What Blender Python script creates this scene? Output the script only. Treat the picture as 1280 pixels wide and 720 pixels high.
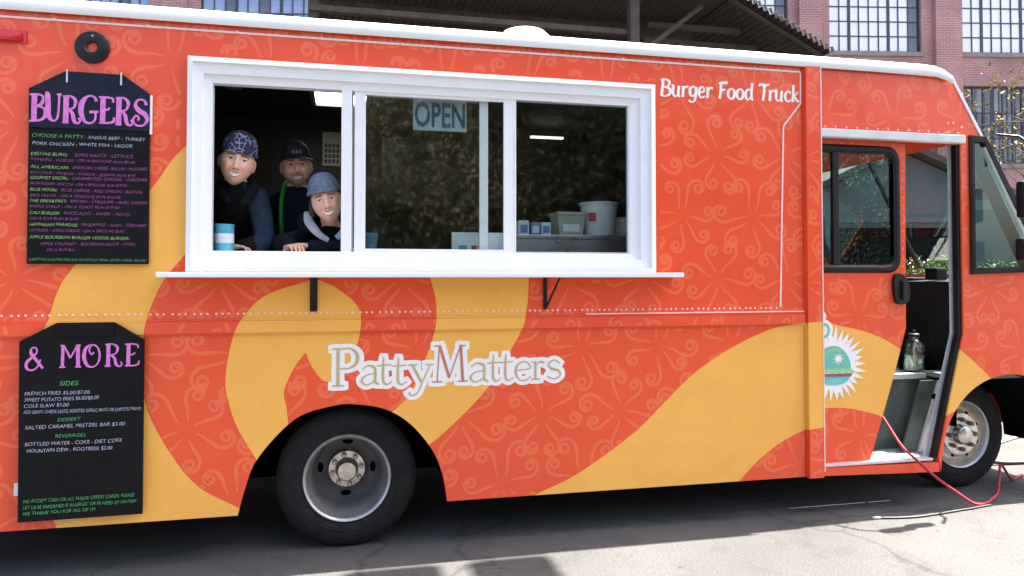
import bpy, bmesh, math, random
from mathutils import Vector, Matrix, noise
from mathutils.geometry import delaunay_2d_cdt

# ------------------------------------------------------------------ camera, sky, sun, exposure
scene = bpy.context.scene
for o in list(bpy.data.objects):
    bpy.data.objects.remove(o)
C = scene.collection
R = math.radians
PI = math.pi

cam_d = bpy.data.cameras.new('camera')
cam = bpy.data.objects.new('camera', cam_d)
C.objects.link(cam)
cam.location = (0, -4.0, 1.434)
cam.rotation_euler = (R(91.5), 0, R(-13.03))
cam_d.sensor_fit = 'HORIZONTAL'
cam_d.sensor_width = 36
cam_d.lens = 26.156
cam_d.shift_y = -0.02996
cam_d.clip_start = 0.05
cam_d.clip_end = 2000
scene.camera = cam

SUN_VEC = Vector((0.577, 0.077, 1.0)).normalized()
world = bpy.data.worlds.new('World')
scene.world = world
world.use_nodes = True
wn = world.node_tree
bg = wn.nodes['Background']
sky = wn.nodes.new('ShaderNodeTexSky')
sky.sky_type = 'NISHITA'
sky.sun_disc = False
sky.sun_elevation = math.asin(SUN_VEC.z)
sky.sun_rotation = math.atan2(SUN_VEC.x, SUN_VEC.y)
sky.air_density = 1.0
sky.dust_density = 5.0
sky.ozone_density = 1.0
wn.links.new(sky.outputs[0], bg.inputs['Color'])
bg.inputs['Strength'].default_value = 0.09
sd = bpy.data.lights.new('sun', 'SUN')
sd.energy = 5.0
sd.angle = R(0.53)
sd.color = (1.0, 0.95, 0.87)
sun = bpy.data.objects.new('sun', sd)
C.objects.link(sun)
sun.rotation_euler = SUN_VEC.to_track_quat('Z', 'Y').to_euler()
scene.view_settings.view_transform = 'Standard'
scene.view_settings.look = 'None'
scene.view_settings.gamma = 1
scene.view_settings.use_curve_mapping = False
scene.view_settings.exposure = 2.6

# ------------------------------------------------------------------ helpers: materials
MATS = {}


def mat(name, color, rough=0.5, metal=0.0, var=0.0, vscale=6.0, bump=0.0, bscale=40.0, coat=0.0,
        color2=None, rvar=0.0, spec=0.5, emit=None, estr=0.0, detail=4):
    m = bpy.data.materials.new(name)
    m.use_nodes = True
    nt = m.node_tree
    b = nt.nodes['Principled BSDF']
    b.inputs['Base Color'].default_value = (*color, 1)
    b.inputs['Roughness'].default_value = rough
    b.inputs['Metallic'].default_value = metal
    b.inputs['Coat Weight'].default_value = coat
    b.inputs['Coat Roughness'].default_value = 0.08
    b.inputs['Specular IOR Level'].default_value = spec
    tc = nt.nodes.new('ShaderNodeTexCoord')
    if var > 0 or color2 is not None:
        n = nt.nodes.new('ShaderNodeTexNoise')
        n.inputs['Scale'].default_value = vscale
        n.inputs['Detail'].default_value = detail
        n.inputs['Roughness'].default_value = 0.6
        nt.links.new(tc.outputs['Object'], n.inputs['Vector'])
        rmp = nt.nodes.new('ShaderNodeValToRGB')
        rmp.color_ramp.elements[0].position = 0.3
        rmp.color_ramp.elements[1].position = 0.7
        c2 = color2 if color2 is not None else tuple(min(1, c * (1 + var)) for c in color)
        c1 = color if color2 is not None else tuple(c * (1 - var) for c in color)
        rmp.color_ramp.elements[0].color = (*c1, 1)
        rmp.color_ramp.elements[1].color = (*c2, 1)
        nt.links.new(n.outputs['Fac'], rmp.inputs['Fac'])
        nt.links.new(rmp.outputs['Color'], b.inputs['Base Color'])
        if rvar > 0:
            mr = nt.nodes.new('ShaderNodeMapRange')
            mr.inputs['To Min'].default_value = max(0, rough - rvar)
            mr.inputs['To Max'].default_value = min(1, rough + rvar)
            nt.links.new(n.outputs['Fac'], mr.inputs['Value'])
            nt.links.new(mr.outputs['Result'], b.inputs['Roughness'])
    if bump > 0:
        n2 = nt.nodes.new('ShaderNodeTexNoise')
        n2.inputs['Scale'].default_value = bscale
        n2.inputs['Detail'].default_value = 3
        nt.links.new(tc.outputs['Object'], n2.inputs['Vector'])
        bp = nt.nodes.new('ShaderNodeBump')
        bp.inputs['Strength'].default_value = bump
        bp.inputs['Distance'].default_value = 0.01
        nt.links.new(n2.outputs['Fac'], bp.inputs['Height'])
        nt.links.new(bp.outputs['Normal'], b.inputs['Normal'])
    if emit:
        b.inputs['Emission Color'].default_value = (*emit, 1)
        b.inputs['Emission Strength'].default_value = estr
    MATS[name] = m
    return m


def glass(name, tint, base=0.06, gain=0.9, rough=0.0):
    m = bpy.data.materials.new(name)
    m.use_nodes = True
    nt = m.node_tree
    nt.nodes.clear()
    out = nt.nodes.new('ShaderNodeOutputMaterial')
    mix = nt.nodes.new('ShaderNodeMixShader')
    tr = nt.nodes.new('ShaderNodeBsdfTransparent')
    tr.inputs['Color'].default_value = (*tint, 1)
    gl = nt.nodes.new('ShaderNodeBsdfGlossy')
    gl.inputs['Roughness'].default_value = rough
    lw = nt.nodes.new('ShaderNodeLayerWeight')
    lw.inputs['Blend'].default_value = 0.5
    pw = nt.nodes.new('ShaderNodeMath')
    pw.operation = 'POWER'
    pw.inputs[1].default_value = 5
    ma = nt.nodes.new('ShaderNodeMath')
    ma.operation = 'MULTIPLY_ADD'
    ma.inputs[1].default_value = gain
    ma.inputs[2].default_value = base
    nt.links.new(lw.outputs['Facing'], pw.inputs[0])
    nt.links.new(pw.outputs[0], ma.inputs[0])
    nt.links.new(ma.outputs[0], mix.inputs['Fac'])
    nt.links.new(tr.outputs[0], mix.inputs[1])
    nt.links.new(gl.outputs[0], mix.inputs[2])
    nt.links.new(mix.outputs[0], out.inputs['Surface'])
    MATS[name] = m
    return m


def vinyl(name, color, color2):
    """printed vinyl on slightly wavy sheet metal"""
    m = mat(name, color, 0.30, var=0.0, color2=color2, vscale=2.2, coat=0.12, rvar=0.07, spec=0.4)
    nt = m.node_tree
    b = nt.nodes['Principled BSDF']
    tc = nt.nodes.new('ShaderNodeTexCoord')
    mp = nt.nodes.new('ShaderNodeMapping')
    mp.inputs['Scale'].default_value = (1.0, 1.0, 1.7)
    n1 = nt.nodes.new('ShaderNodeTexNoise')
    n1.inputs['Scale'].default_value = 2.6
    n1.inputs['Detail'].default_value = 1.5
    nt.links.new(tc.outputs['Object'], mp.inputs['Vector'])
    nt.links.new(mp.outputs[0], n1.inputs['Vector'])
    bp = nt.nodes.new('ShaderNodeBump')
    bp.inputs['Strength'].default_value = 0.5
    bp.inputs['Distance'].default_value = 0.02
    nt.links.new(n1.outputs['Fac'], bp.inputs['Height'])
    n2 = nt.nodes.new('ShaderNodeTexNoise')
    n2.inputs['Scale'].default_value = 260
    n2.inputs['Detail'].default_value = 2
    nt.links.new(tc.outputs['Object'], n2.inputs['Vector'])
    bp2 = nt.nodes.new('ShaderNodeBump')
    bp2.inputs['Strength'].default_value = 0.05
    bp2.inputs['Distance'].default_value = 0.002
    nt.links.new(n2.outputs['Fac'], bp2.inputs['Height'])
    nt.links.new(bp.outputs[0], bp2.inputs['Normal'])
    nt.links.new(bp2.outputs[0], b.inputs['Normal'])
    # handling marks and road film: faint mottling in the print
    n3 = nt.nodes.new('ShaderNodeTexNoise')
    n3.inputs['Scale'].default_value = 7.0
    n3.inputs['Detail'].default_value = 9
    n3.inputs['Roughness'].default_value = 0.72
    nt.links.new(tc.outputs['Object'], n3.inputs['Vector'])
    r3 = nt.nodes.new('ShaderNodeValToRGB')
    r3.color_ramp.elements[0].position = 0.28
    r3.color_ramp.elements[0].color = (0.93, 0.93, 0.93, 1)
    r3.color_ramp.elements[1].position = 0.50
    r3.color_ramp.elements[1].color = (1, 1, 1, 1)
    nt.links.new(n3.outputs['Fac'], r3.inputs['Fac'])
    mxx = nt.nodes.new('ShaderNodeMix')
    mxx.data_type = 'RGBA'
    mxx.blend_type = 'MULTIPLY'
    mxx.inputs[0].default_value = 1
    src = b.inputs['Base Color'].links[0].from_socket
    nt.links.new(src, mxx.inputs[6])
    nt.links.new(r3.outputs['Color'], mxx.inputs[7])
    nt.links.new(mxx.outputs[2], b.inputs['Base Color'])
    return m


vinyl('orange', (0.78, 0.078, 0.025), (0.83, 0.092, 0.031))
vinyl('yellow', (0.85, 0.41, 0.070), (0.90, 0.45, 0.085))
vinyl('swirl', (0.83, 0.135, 0.050), (0.87, 0.155, 0.062))
mat('white_paint', (0.80, 0.80, 0.79), 0.35, var=0.03, vscale=5, coat=0.2)
mat('white_frame', (0.82, 0.82, 0.83), 0.3, var=0.03, vscale=7)
mat('white_print', (0.86, 0.82, 0.78), 0.4, var=0.03)
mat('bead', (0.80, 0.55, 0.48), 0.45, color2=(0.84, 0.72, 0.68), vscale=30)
mat('alu', (0.62, 0.63, 0.64), 0.38, metal=0.35, var=0.12, vscale=12, rvar=0.1)
mat('drip', (0.66, 0.65, 0.62), 0.4, var=0.1, vscale=9)
mat('chrome', (0.62, 0.58, 0.52), 0.3, metal=1.0, var=0.3, vscale=20, rvar=0.08)
mat('rim_steel', (0.145, 0.14, 0.135), 0.55, metal=0.15, var=0.25, vscale=14, rvar=0.1)
mat('rim_lip', (0.42, 0.41, 0.40), 0.35, metal=0.6, var=0.15, vscale=20)
mat('rubber', (0.007, 0.007, 0.008), 0.8, color2=(0.016, 0.0145, 0.013), spec=0.25, vscale=18, bump=0.2, bscale=90)
mat('black_plastic', (0.007, 0.007, 0.009), 0.4, spec=0.35, var=0.2, vscale=20)
mat('gasket', (0.006, 0.006, 0.007), 0.5, spec=0.3, var=0.2)
mat('black_iron', (0.010, 0.008, 0.007), 0.55, spec=0.3, var=0.3, vscale=30)
mat('chassis', (0.004, 0.004, 0.0045), 1.0, spec=0.05, var=0.3, vscale=5)
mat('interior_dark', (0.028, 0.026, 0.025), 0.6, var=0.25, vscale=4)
mat('interior_grey', (0.22, 0.22, 0.22), 0.5, var=0.2, vscale=4)
mat('steel', (0.50, 0.51, 0.52), 0.3, metal=0.85, var=0.15, vscale=9, rvar=0.1)
mat('cab_floor', (0.24, 0.25, 0.25), 0.6, var=0.3, vscale=10, bump=0.3, bscale=80)
mat('riser', (0.09, 0.11, 0.10), 0.5, var=0.3, vscale=10)
mat('dash', (0.007, 0.007, 0.008), 0.5, spec=0.3, var=0.2, vscale=10)
mat('board_black', (0.003, 0.003, 0.0035), 0.55, spec=0.18, color2=(0.005, 0.005, 0.006), vscale=8)
mat('board_navy', (0.005, 0.007, 0.018), 0.5, spec=0.2, color2=(0.014, 0.017, 0.032), vscale=8)
mat('chalk_pink', (0.56, 0.12, 0.45), 0.8, color2=(0.70, 0.24, 0.60), vscale=60)
mat('chalk_magenta', (0.26, 0.045, 0.22), 0.8, color2=(0.40, 0.09, 0.33), vscale=60)
mat('chalk_green', (0.06, 0.36, 0.11), 0.8, color2=(0.10, 0.46, 0.16), vscale=60)
mat('chalk_lime', (0.26, 0.44, 0.14), 0.8, color2=(0.38, 0.54, 0.24), vscale=60)
mat('chalk_white', (0.34, 0.36, 0.50), 0.8, color2=(0.52, 0.54, 0.66), vscale=60)
mat('red_lens', (0.55, 0.012, 0.02), 0.15, var=0.1, coat=0.5)
mat('gold_letter', (0.50, 0.34, 0.12), 0.4, color2=(0.56, 0.44, 0.24), vscale=14)
mat('red_letter', (0.50, 0.13, 0.09), 0.4, color2=(0.58, 0.20, 0.14), vscale=14)
mat('blue_fill', (0.80, 0.72, 0.56), 0.4, var=0.05)
mat('teal', (0.16, 0.55, 0.52), 0.4, color2=(0.12, 0.50, 0.40), vscale=18)
mat('green_bun', (0.18, 0.52, 0.30), 0.4, color2=(0.12, 0.46, 0.42), vscale=14)
mat('purple', (0.36, 0.27, 0.46), 0.4, var=0.15, vscale=20)
mat('pink_spike', (0.80, 0.42, 0.38), 0.4, var=0.1)
mat('lettuce', (0.36, 0.62, 0.22), 0.4, color2=(0.26, 0.55, 0.26), vscale=30)
mat('patty', (0.24, 0.10, 0.09), 0.5, var=0.2, vscale=30)
mat('cream', (0.75, 0.62, 0.42), 0.4, var=0.1)
glass('shop_glass', (0.93, 0.96, 0.955), 0.065, rough=0.035)
glass('cab_glass', (0.74, 0.89, 0.87), 0.06)
glass('jug_glass', (0.86, 0.93, 0.92), 0.16)
mat('hatch_on', (0.9, 0.9, 0.85), 0.5, emit=(1.0, 0.96, 0.88), estr=1.6)
mat('lamp_on', (0.9, 0.9, 0.85), 0.5, emit=(1.0, 0.93, 0.78), estr=0.35)

# ------------------------------------------------------------------ helpers: meshes and objects


class MB:
    def __init__(self):
        self.v = []
        self.f = []
        self.m = []

    def add(self, verts, faces, mi=0):
        b = len(self.v)
        self.v += [tuple(p) for p in verts]
        self.f += [tuple(b + i for i in f) for f in faces]
        self.m += [mi] * len(faces)

    def box(self, x0, x1, y0, y1, z0, z1, mi=0, ch=0.0):
        if ch <= 0:
            vs = [(x0, y0, z0), (x1, y0, z0), (x1, y1, z0), (x0, y1, z0), (x0, y0, z1), (x1, y0, z1), (x1, y1, z1), (x0, y1, z1)]
            self.add(vs, [(0, 3, 2, 1), (4, 5, 6, 7), (0, 1, 5, 4), (1, 2, 6, 5), (2, 3, 7, 6), (3, 0, 4, 7)], mi)
        else:
            bm = bmesh.new()
            bmesh.ops.create_cube(bm, size=1)
            for v in bm.verts:
                v.co = Vector(((x0 + x1) / 2 + v.co.x * (x1 - x0), (y0 + y1) / 2 + v.co.y * (y1 - y0), (z0 + z1) / 2 + v.co.z * (z1 - z0)))
            bmesh.ops.bevel(bm, geom=list(bm.edges), offset=ch, segments=2, profile=0.6, affect='EDGES')
            self.bm(bm, mi)
        return self

    def bm(self, bm, mi=0):
        bm.verts.index_update()
        self.add([v.co for v in bm.verts], [[v.index for v in f.verts] for f in bm.faces], mi)
        bm.free()
        return self

    def tube(self, pts, rad, n=10, mi=0, cap=True):
        pts = [Vector(p) for p in pts]
        if not hasattr(rad, '__len__'):
            rad = [rad] * len(pts)
        vs = []
        prev = None
        for i, p in enumerate(pts):
            t = (pts[min(i + 1, len(pts) - 1)] - pts[max(i - 1, 0)])
            if t.length < 1e-9:
                t = Vector((0, 0, 1))
            t.normalize()
            if prev is None:
                a = Vector((0, 0, 1)) if abs(t.z) < 0.9 else Vector((1, 0, 0))
                u = t.cross(a).normalized()
            else:
                u = (prev - t * prev.dot(t))
                u = u.normalized() if u.length > 1e-6 else t.orthogonal().normalized()
            prev = u
            w = t.cross(u)
            r = rad[i]
            rx, ry = (r if hasattr(r, '__len__') else (r, r))
            for k in range(n):
                a = 2 * PI * k / n
                vs.append(p + u * (rx * math.cos(a)) + w * (ry * math.sin(a)))
        fs = []
        for i in range(len(pts) - 1):
            for k in range(n):
                k2 = (k + 1) % n
                fs.append((i * n + k, i * n + k2, (i + 1) * n + k2, (i + 1) * n + k))
        if cap:
            fs.append(tuple(reversed(range(n))))
            fs.append(tuple(range((len(pts) - 1) * n, len(pts) * n)))
        self.add(vs, fs, mi)
        return self

    def lathe_y(self, prof, n=48, mi=0, c=(0, 0, 0), closed=False):
        """profile of (y, r) turned about the Y axis"""
        vs = []
        for (y, r) in prof:
            for k in range(n):
                a = 2 * PI * k / n
                vs.append((c[0] + r * math.cos(a), c[1] + y, c[2] + r * math.sin(a)))
        fs = []
        m = len(prof)
        for i in range(m - 1 + (1 if closed else 0)):
            j = (i + 1) % m
            for k in range(n):
                k2 = (k + 1) % n
                fs.append((i * n + k, j * n + k, j * n + k2, i * n + k2))
        self.add(vs, fs, mi)
        return self

    def lathe_z(self, prof, n=32, mi=0, c=(0, 0, 0)):
        vs = []
        for (r, z) in prof:
            for k in range(n):
                a = 2 * PI * k / n
                vs.append((c[0] + r * math.cos(a), c[1] + r * math.sin(a), c[2] + z))
        fs = []
        for i in range(len(prof) - 1):
            for k in range(n):
                k2 = (k + 1) % n
                fs.append((i * n + k, i * n + k2, (i + 1) * n + k2, (i + 1) * n + k))
        self.add(vs, fs, mi)
        return self

    def disc_y(self, c, r, y, n=24, mi=0, sx=1.0, sz=1.0, rot=0):
        vs = []
        for k in range(n):
            a = 2 * PI * k / n
            x, z = r * sx * math.cos(a), r * sz * math.sin(a)
            vs.append((c[0] + x * math.cos(rot) - z * math.sin(rot), y, c[1] + x * math.sin(rot) + z * math.cos(rot)))
        self.add(vs, [tuple(range(n))], mi)
        return self

    def prism_y(self, poly, y0, y1, mi=0):
        """polygon in XZ given anticlockwise seen from -Y, thickened from y0 to y1"""
        n = len(poly)
        vs = [(p[0], y0, p[1]) for p in poly] + [(p[0], y1, p[1]) for p in poly]
        fs = [tuple(range(n)), tuple(reversed(range(n, 2 * n)))]
        for k in range(n):
            k2 = (k + 1) % n
            fs.append((k, n + k, n + k2, k2))
        self.add(vs, fs, mi)
        return self

    def ribbon(self, pts, wid, y, mi=0, rise=6e-6):
        """flat ribbon in the XZ plane at depth y"""
        n = len(pts)
        vs = []
        for i, p in enumerate(pts):
            a, b = pts[max(i - 1, 0)], pts[min(i + 1, n - 1)]
            tx, tz = b[0] - a[0], b[1] - a[1]
            L = math.hypot(tx, tz) or 1
            w = wid[i] if hasattr(wid, '__len__') else wid
            nx, nz = -tz / L * w / 2, tx / L * w / 2
            vs += [(p[0] - nx, y - rise * i, p[1] - nz), (p[0] + nx, y - rise * i, p[1] + nz)]
        fs = [(2 * i, 2 * i + 2, 2 * i + 3, 2 * i + 1) for i in range(n - 1)]
        self.add(vs, fs, mi)
        return self

    def build(self, name, mats, parent=None, smooth=False, fix=False):
        me = bpy.data.meshes.new(name)
        me.from_pydata(self.v, [], self.f)
        if isinstance(mats, str):
            mats = [mats]
        for m in mats:
            me.materials.append(MATS[m])
        me.polygons.foreach_set('material_index', self.m)
        if fix:
            bm = bmesh.new()
            bm.from_mesh(me)
            bmesh.ops.recalc_face_normals(bm, faces=bm.faces)
            bm.to_mesh(me)
            bm.free()
        if smooth:
            me.polygons.foreach_set('use_smooth', [True] * len(me.polygons))
            try:
                me.set_sharp_from_angle(angle=R(smooth if smooth is not True else 40))
            except Exception:
                pass
        me.update()
        o = bpy.data.objects.new(name, me)
        C.objects.link(o)
        if parent is not None:
            setpar(o, parent)
        return o


def build_each(mb, name, mats, parent=None, smooth=False, fix=False, loc=False):
    """one object for each separate piece collected in mb"""
    par = list(range(len(mb.v)))

    def find(a):
        while par[a] != a:
            par[a] = par[par[a]]
            a = par[a]
        return a
    for f in mb.f:
        r0 = find(f[0])
        for k in f[1:]:
            par[find(k)] = r0
    groups = {}
    for f, mi in zip(mb.f, mb.m):
        groups.setdefault(find(f[0]), []).append((f, mi))
    out = []
    for fl in groups.values():
        idx = {}
        q = MB()
        for f, mi in fl:
            for k in f:
                if k not in idx:
                    idx[k] = len(q.v)
                    q.v.append(mb.v[k])
            q.f.append(tuple(idx[k] for k in f))
            q.m.append(mi)
        o = q.build(name, mats, None if loc else parent, smooth, fix)
        if loc:
            local(o, parent)
        out.append(o)
    return out


def stuff(o):
    o['kind'] = 'stuff'
    return o


def local(o, e):
    o.parent = e
    o.matrix_parent_inverse = Matrix.Identity(4)
    return o


def world_mat(o):
    m = Matrix.LocRotScale(o.location, o.rotation_euler, o.scale)
    if o.parent is not None:
        m = world_mat(o.parent) @ o.matrix_parent_inverse @ m
    return m


def setpar(o, parent):
    o.parent = parent
    o.matrix_parent_inverse = world_mat(parent).inverted()


def thing(name, label, cat, loc=(0, 0, 0), group=None, rotz=0):
    o = bpy.data.objects.new(name, None)
    o.empty_display_size = 0.2
    C.objects.link(o)
    o.location = loc
    o.rotation_euler = (0, 0, rotz)
    return tag(o, label, cat, group)


def tag(o, label, cat, group=None):
    o['label'] = label
    o['category'] = cat
    if group:
        o['group'] = group
    return o


def crom(pts, n=5, closed=False):
    """Catmull-Rom smoothing of a 2-D or 3-D polyline"""
    out = []
    N = len(pts)
    segs = N if closed else N - 1
    for i in range(segs):
        if closed:
            p0, p1, p2, p3 = pts[(i - 1) % N], pts[i], pts[(i + 1) % N], pts[(i + 2) % N]
        else:
            p0, p1, p2, p3 = pts[max(i - 1, 0)], pts[i], pts[i + 1], pts[min(i + 2, N - 1)]
        for k in range(n):
            t = k / n
            out.append(tuple(0.5 * ((2 * b) + (-a + c) * t + (2 * a - 5 * b + 4 * c - d) * t * t + (-a + 3 * b - 3 * c + d) * t ** 3)
                             for a, b, c, d in zip(p0, p1, p2, p3)))
    if not closed:
        out.append(tuple(pts[-1]))
    return out


def inside(p, poly):
    x, y = p
    c = False
    j = len(poly) - 1
    for i in range(len(poly)):
        xi, yi = poly[i]
        xj, yj = poly[j]
        if (yi > y) != (yj > y) and x < (xj - xi) * (y - yi) / (yj - yi) + xi:
            c = not c
        j = i
    return c


def text_mesh(body, size, x, z, y, width=None, shear=0.0, offset=0.0, rot=0.0, align='LEFT', shrink=False):
    """returns (verts, faces) of a line of text standing in XZ, facing -Y"""
    cu = bpy.data.curves.new('t', 'FONT')
    cu.body = body
    cu.size = size
    cu.shear = shear
    cu.offset = offset
    cu.resolution_u = 3
    o = bpy.data.objects.new('t', cu)
    C.objects.link(o)
    dg = bpy.context.evaluated_depsgraph_get()
    me = bpy.data.meshes.new_from_object(o.evaluated_get(dg))
    vs = [v.co.copy() for v in me.vertices]
    fs = [tuple(p.vertices) for p in me.polygons]
    bpy.data.objects.remove(o)
    bpy.data.curves.remove(cu)
    bpy.data.meshes.remove(me)
    if not vs:
        return [], []
    x0, x1 = min(v.x for v in vs), max(v.x for v in vs)
    k = 1.0 if width is None else width / (x1 - x0)
    if shrink:
        k = max(0.62, min(k, 1.12))
    sh = 0.0
    if align == 'CENTER':
        sh = -(x1 - x0) * k / 2
    out = []
    for v in vs:
        a, b = (v.x - x0) * k + sh, v.y
        out.append((x + a * math.cos(rot) - b * math.sin(rot), y, z + a * math.sin(rot) + b * math.cos(rot)))
    return out, fs


rng = random.Random(7)

# ------------------------------------------------------------------ the setting: ground
m = mat('asphalt', (0.235, 0.228, 0.22), 0.9, bump=0.35, bscale=160)
nt = m.node_tree
b = nt.nodes['Principled BSDF']
tc = nt.nodes.new('ShaderNodeTexCoord')
n1 = nt.nodes.new('ShaderNodeTexNoise'); n1.inputs['Scale'].default_value = 0.9; n1.inputs['Detail'].default_value = 6
n2 = nt.nodes.new('ShaderNodeTexNoise'); n2.inputs['Scale'].default_value = 95; n2.inputs['Detail'].default_value = 3
n3 = nt.nodes.new('ShaderNodeTexVoronoi'); n3.inputs['Scale'].default_value = 5.5
n3.inputs['Randomness'].default_value = 1.0
for n in (n1, n2, n3):
    nt.links.new(tc.outputs['Object'], n.inputs['Vector'])
r1 = nt.nodes.new('ShaderNodeValToRGB')
r1.color_ramp.elements[0].position = 0.3; r1.color_ramp.elements[0].color = (0.052, 0.051, 0.050, 1)
r1.color_ramp.elements[1].position = 0.72; r1.color_ramp.elements[1].color = (0.076, 0.074, 0.072, 1)
nt.links.new(n1.outputs['Fac'], r1.inputs['Fac'])
r2 = nt.nodes.new('ShaderNodeValToRGB')
r2.color_ramp.elements[0].position = 0.32; r2.color_ramp.elements[0].color = (0.62, 0.62, 0.62, 1)
r2.color_ramp.elements[1].position = 0.62; r2.color_ramp.elements[1].color = (1.12, 1.12, 1.12, 1)
nt.links.new(n2.outputs['Fac'], r2.inputs['Fac'])
r3 = nt.nodes.new('ShaderNodeValToRGB')
r3.color_ramp.elements[0].position = 0.03; r3.color_ramp.elements[0].color = (0.35, 0.34, 0.33, 1)
r3.color_ramp.elements[1].position = 0.075; r3.color_ramp.elements[1].color = (1, 1, 1, 1)
nt.links.new(n3.outputs['Distance'], r3.inputs['Fac'])
mx = nt.nodes.new('ShaderNodeMix'); mx.data_type = 'RGBA'; mx.blend_type = 'MULTIPLY'; mx.inputs[0].default_value = 1
nt.links.new(r1.outputs[0], mx.inputs[6]); nt.links.new(r2.outputs[0], mx.inputs[7])
mx2 = nt.nodes.new('ShaderNodeMix'); mx2.data_type = 'RGBA'; mx2.blend_type = 'MULTIPLY'; mx2.inputs[0].default_value = 1
nt.links.new(mx.outputs[2], mx2.inputs[6]); nt.links.new(r3.outputs[0], mx2.inputs[7])
v4 = nt.nodes.new('ShaderNodeTexVoronoi'); v4.feature = 'DISTANCE_TO_EDGE'; v4.inputs['Scale'].default_value = 0.55
nw = nt.nodes.new('ShaderNodeTexNoise'); nw.inputs['Scale'].default_value = 2.2; nw.inputs['Detail'].default_value = 5
nt.links.new(tc.outputs['Object'], nw.inputs['Vector'])
wv = nt.nodes.new('ShaderNodeMix'); wv.data_type = 'RGBA'; wv.blend_type = 'ADD'; wv.inputs[0].default_value = 0.55
nt.links.new(tc.outputs['Object'], wv.inputs[6]); nt.links.new(nw.outputs['Color'], wv.inputs[7])
nt.links.new(wv.outputs[2], v4.inputs['Vector'])
r4 = nt.nodes.new('ShaderNodeValToRGB')
r4.color_ramp.elements[0].position = 0.003; r4.color_ramp.elements[0].color = (0.62, 0.61, 0.60, 1)
r4.color_ramp.elements[1].position = 0.012; r4.color_ramp.elements[1].color = (1, 1, 1, 1)
nt.links.new(v4.outputs['Distance'], r4.inputs['Fac'])
n5 = nt.nodes.new('ShaderNodeTexNoise'); n5.inputs['Scale'].default_value = 3.1; n5.inputs['Detail'].default_value = 4; n5.inputs['Roughness'].default_value = 0.7
nt.links.new(tc.outputs['Object'], n5.inputs['Vector'])
r5 = nt.nodes.new('ShaderNodeValToRGB')
r5.color_ramp.elements[0].position = 0.30; r5.color_ramp.elements[0].color = (0.72, 0.71, 0.70, 1)
r5.color_ramp.elements[1].position = 0.48; r5.color_ramp.elements[1].color = (1, 1, 1, 1)
nt.links.new(n5.outputs['Fac'], r5.inputs['Fac'])
mx3 = nt.nodes.new('ShaderNodeMix'); mx3.data_type = 'RGBA'; mx3.blend_type = 'MULTIPLY'; mx3.inputs[0].default_value = 1
nt.links.new(mx2.outputs[2], mx3.inputs[6]); nt.links.new(r4.outputs[0], mx3.inputs[7])
mx4 = nt.nodes.new('ShaderNodeMix'); mx4.data_type = 'RGBA'; mx4.blend_type = 'MULTIPLY'; mx4.inputs[0].default_value = 1
nt.links.new(mx3.outputs[2], mx4.inputs[6]); nt.links.new(r5.outputs[0], mx4.inputs[7])
nt.links.new(mx4.outputs[2], b.inputs['Base Color'])
g = MB()
g.add([(-400, -400, 0), (400, -400, 0), (400, 400, 0), (-400, 400, 0)], [(0, 1, 2, 3)])
g = g.build('ground', 'asphalt')
g['kind'] = 'structure'

# ------------------------------------------------------------------ the food truck
T = thing('food_truck', 'orange food truck with yellow swooshes, serving window and half open sliding cab door', 'food truck', (1.2, 1.1, 0))

# paint scheme: yellow swooshes (metres along the truck, metres up)
arch = crom([(-0.495, 0.23), (-0.465, 0.348), (-0.417, 0.484), (-0.315, 0.616), (-0.191, 0.719), (-0.023, 0.764), (0.087, 0.766),
             (0.240, 0.734), (0.371, 0.651), (0.486, 0.510), (0.543, 0.375), (0.569, 0.23)], 5)
PA = crom([(-0.70, 2.16), (-0.741, 2.111), (-0.822, 2.019), (-0.913, 1.876), (-1.109, 1.654), (-1.294, 1.434), (-1.361, 1.245),
           (-1.406, 1.035), (-1.416, 0.806), (-1.392, 0.539), (-1.354, 0.347), (-1.305, 0.20)]) \
    + crom([(-0.44, 0.20), (-0.488, 0.265), (-0.674, 0.379), (-0.806, 0.545), (-0.918, 0.767), (-0.949, 0.965), (-0.941, 1.142),
            (-0.913, 1.279), (-0.852, 1.418), (-0.768, 1.530), (-0.735, 1.578), (-0.69, 1.63)])
PB = crom([(-0.10, 1.416), (-0.152, 1.413), (-0.342, 1.352), (-0.443, 1.275), (-0.522, 1.138), (-0.559, 0.925), (-0.542, 0.796), (-0.499, 0.669),
           (-0.409, 0.508), (-0.36, 0.43)]) + [(-0.24, 0.43)] \
    + crom([(-0.25, 0.60), (-0.254, 0.679), (-0.263, 0.765), (-0.275, 0.851), (-0.225, 0.968), (-0.172, 1.041)]) \
    + crom([(-0.168, 1.041), (-0.15, 0.995), (-0.129, 0.953), (-0.077, 0.893), (-0.024, 0.900), (0.041, 0.974), (0.093, 1.081),
            (0.109, 1.228), (0.072, 1.304), (-0.027, 1.384)])
PC = crom([(0.460, 1.50), (0.471, 1.438), (0.506, 1.301), (0.502, 1.163), (0.472, 1.052), (0.417, 0.917), (0.349, 0.787), (0.253, 0.703), (0.2, 0.66)]) \
    + crom([(0.40, 0.49), (0.499, 0.556), (0.577, 0.620), (0.716, 0.748), (0.831, 0.883), (0.912, 1.021), (0.976, 1.134), (1.012, 1.275),
            (1.021, 1.438), (1.02, 1.50)])
PD = crom([(0.99, 0.20), (1.071, 0.238), (1.312, 0.338), (1.642, 0.547), (1.825, 0.708), (2.012, 0.870), (2.254, 1.014), (2.481, 1.109),
           (2.648, 1.145), (2.87, 1.165)]) \
    + crom([(2.87, 0.530), (2.827, 0.523), (2.728, 0.508), (2.554, 0.431), (2.416, 0.336), (2.305, 0.237), (2.27, 0.20)])
SIDE_PAINT = [PA, PB, PC, PD]
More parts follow.
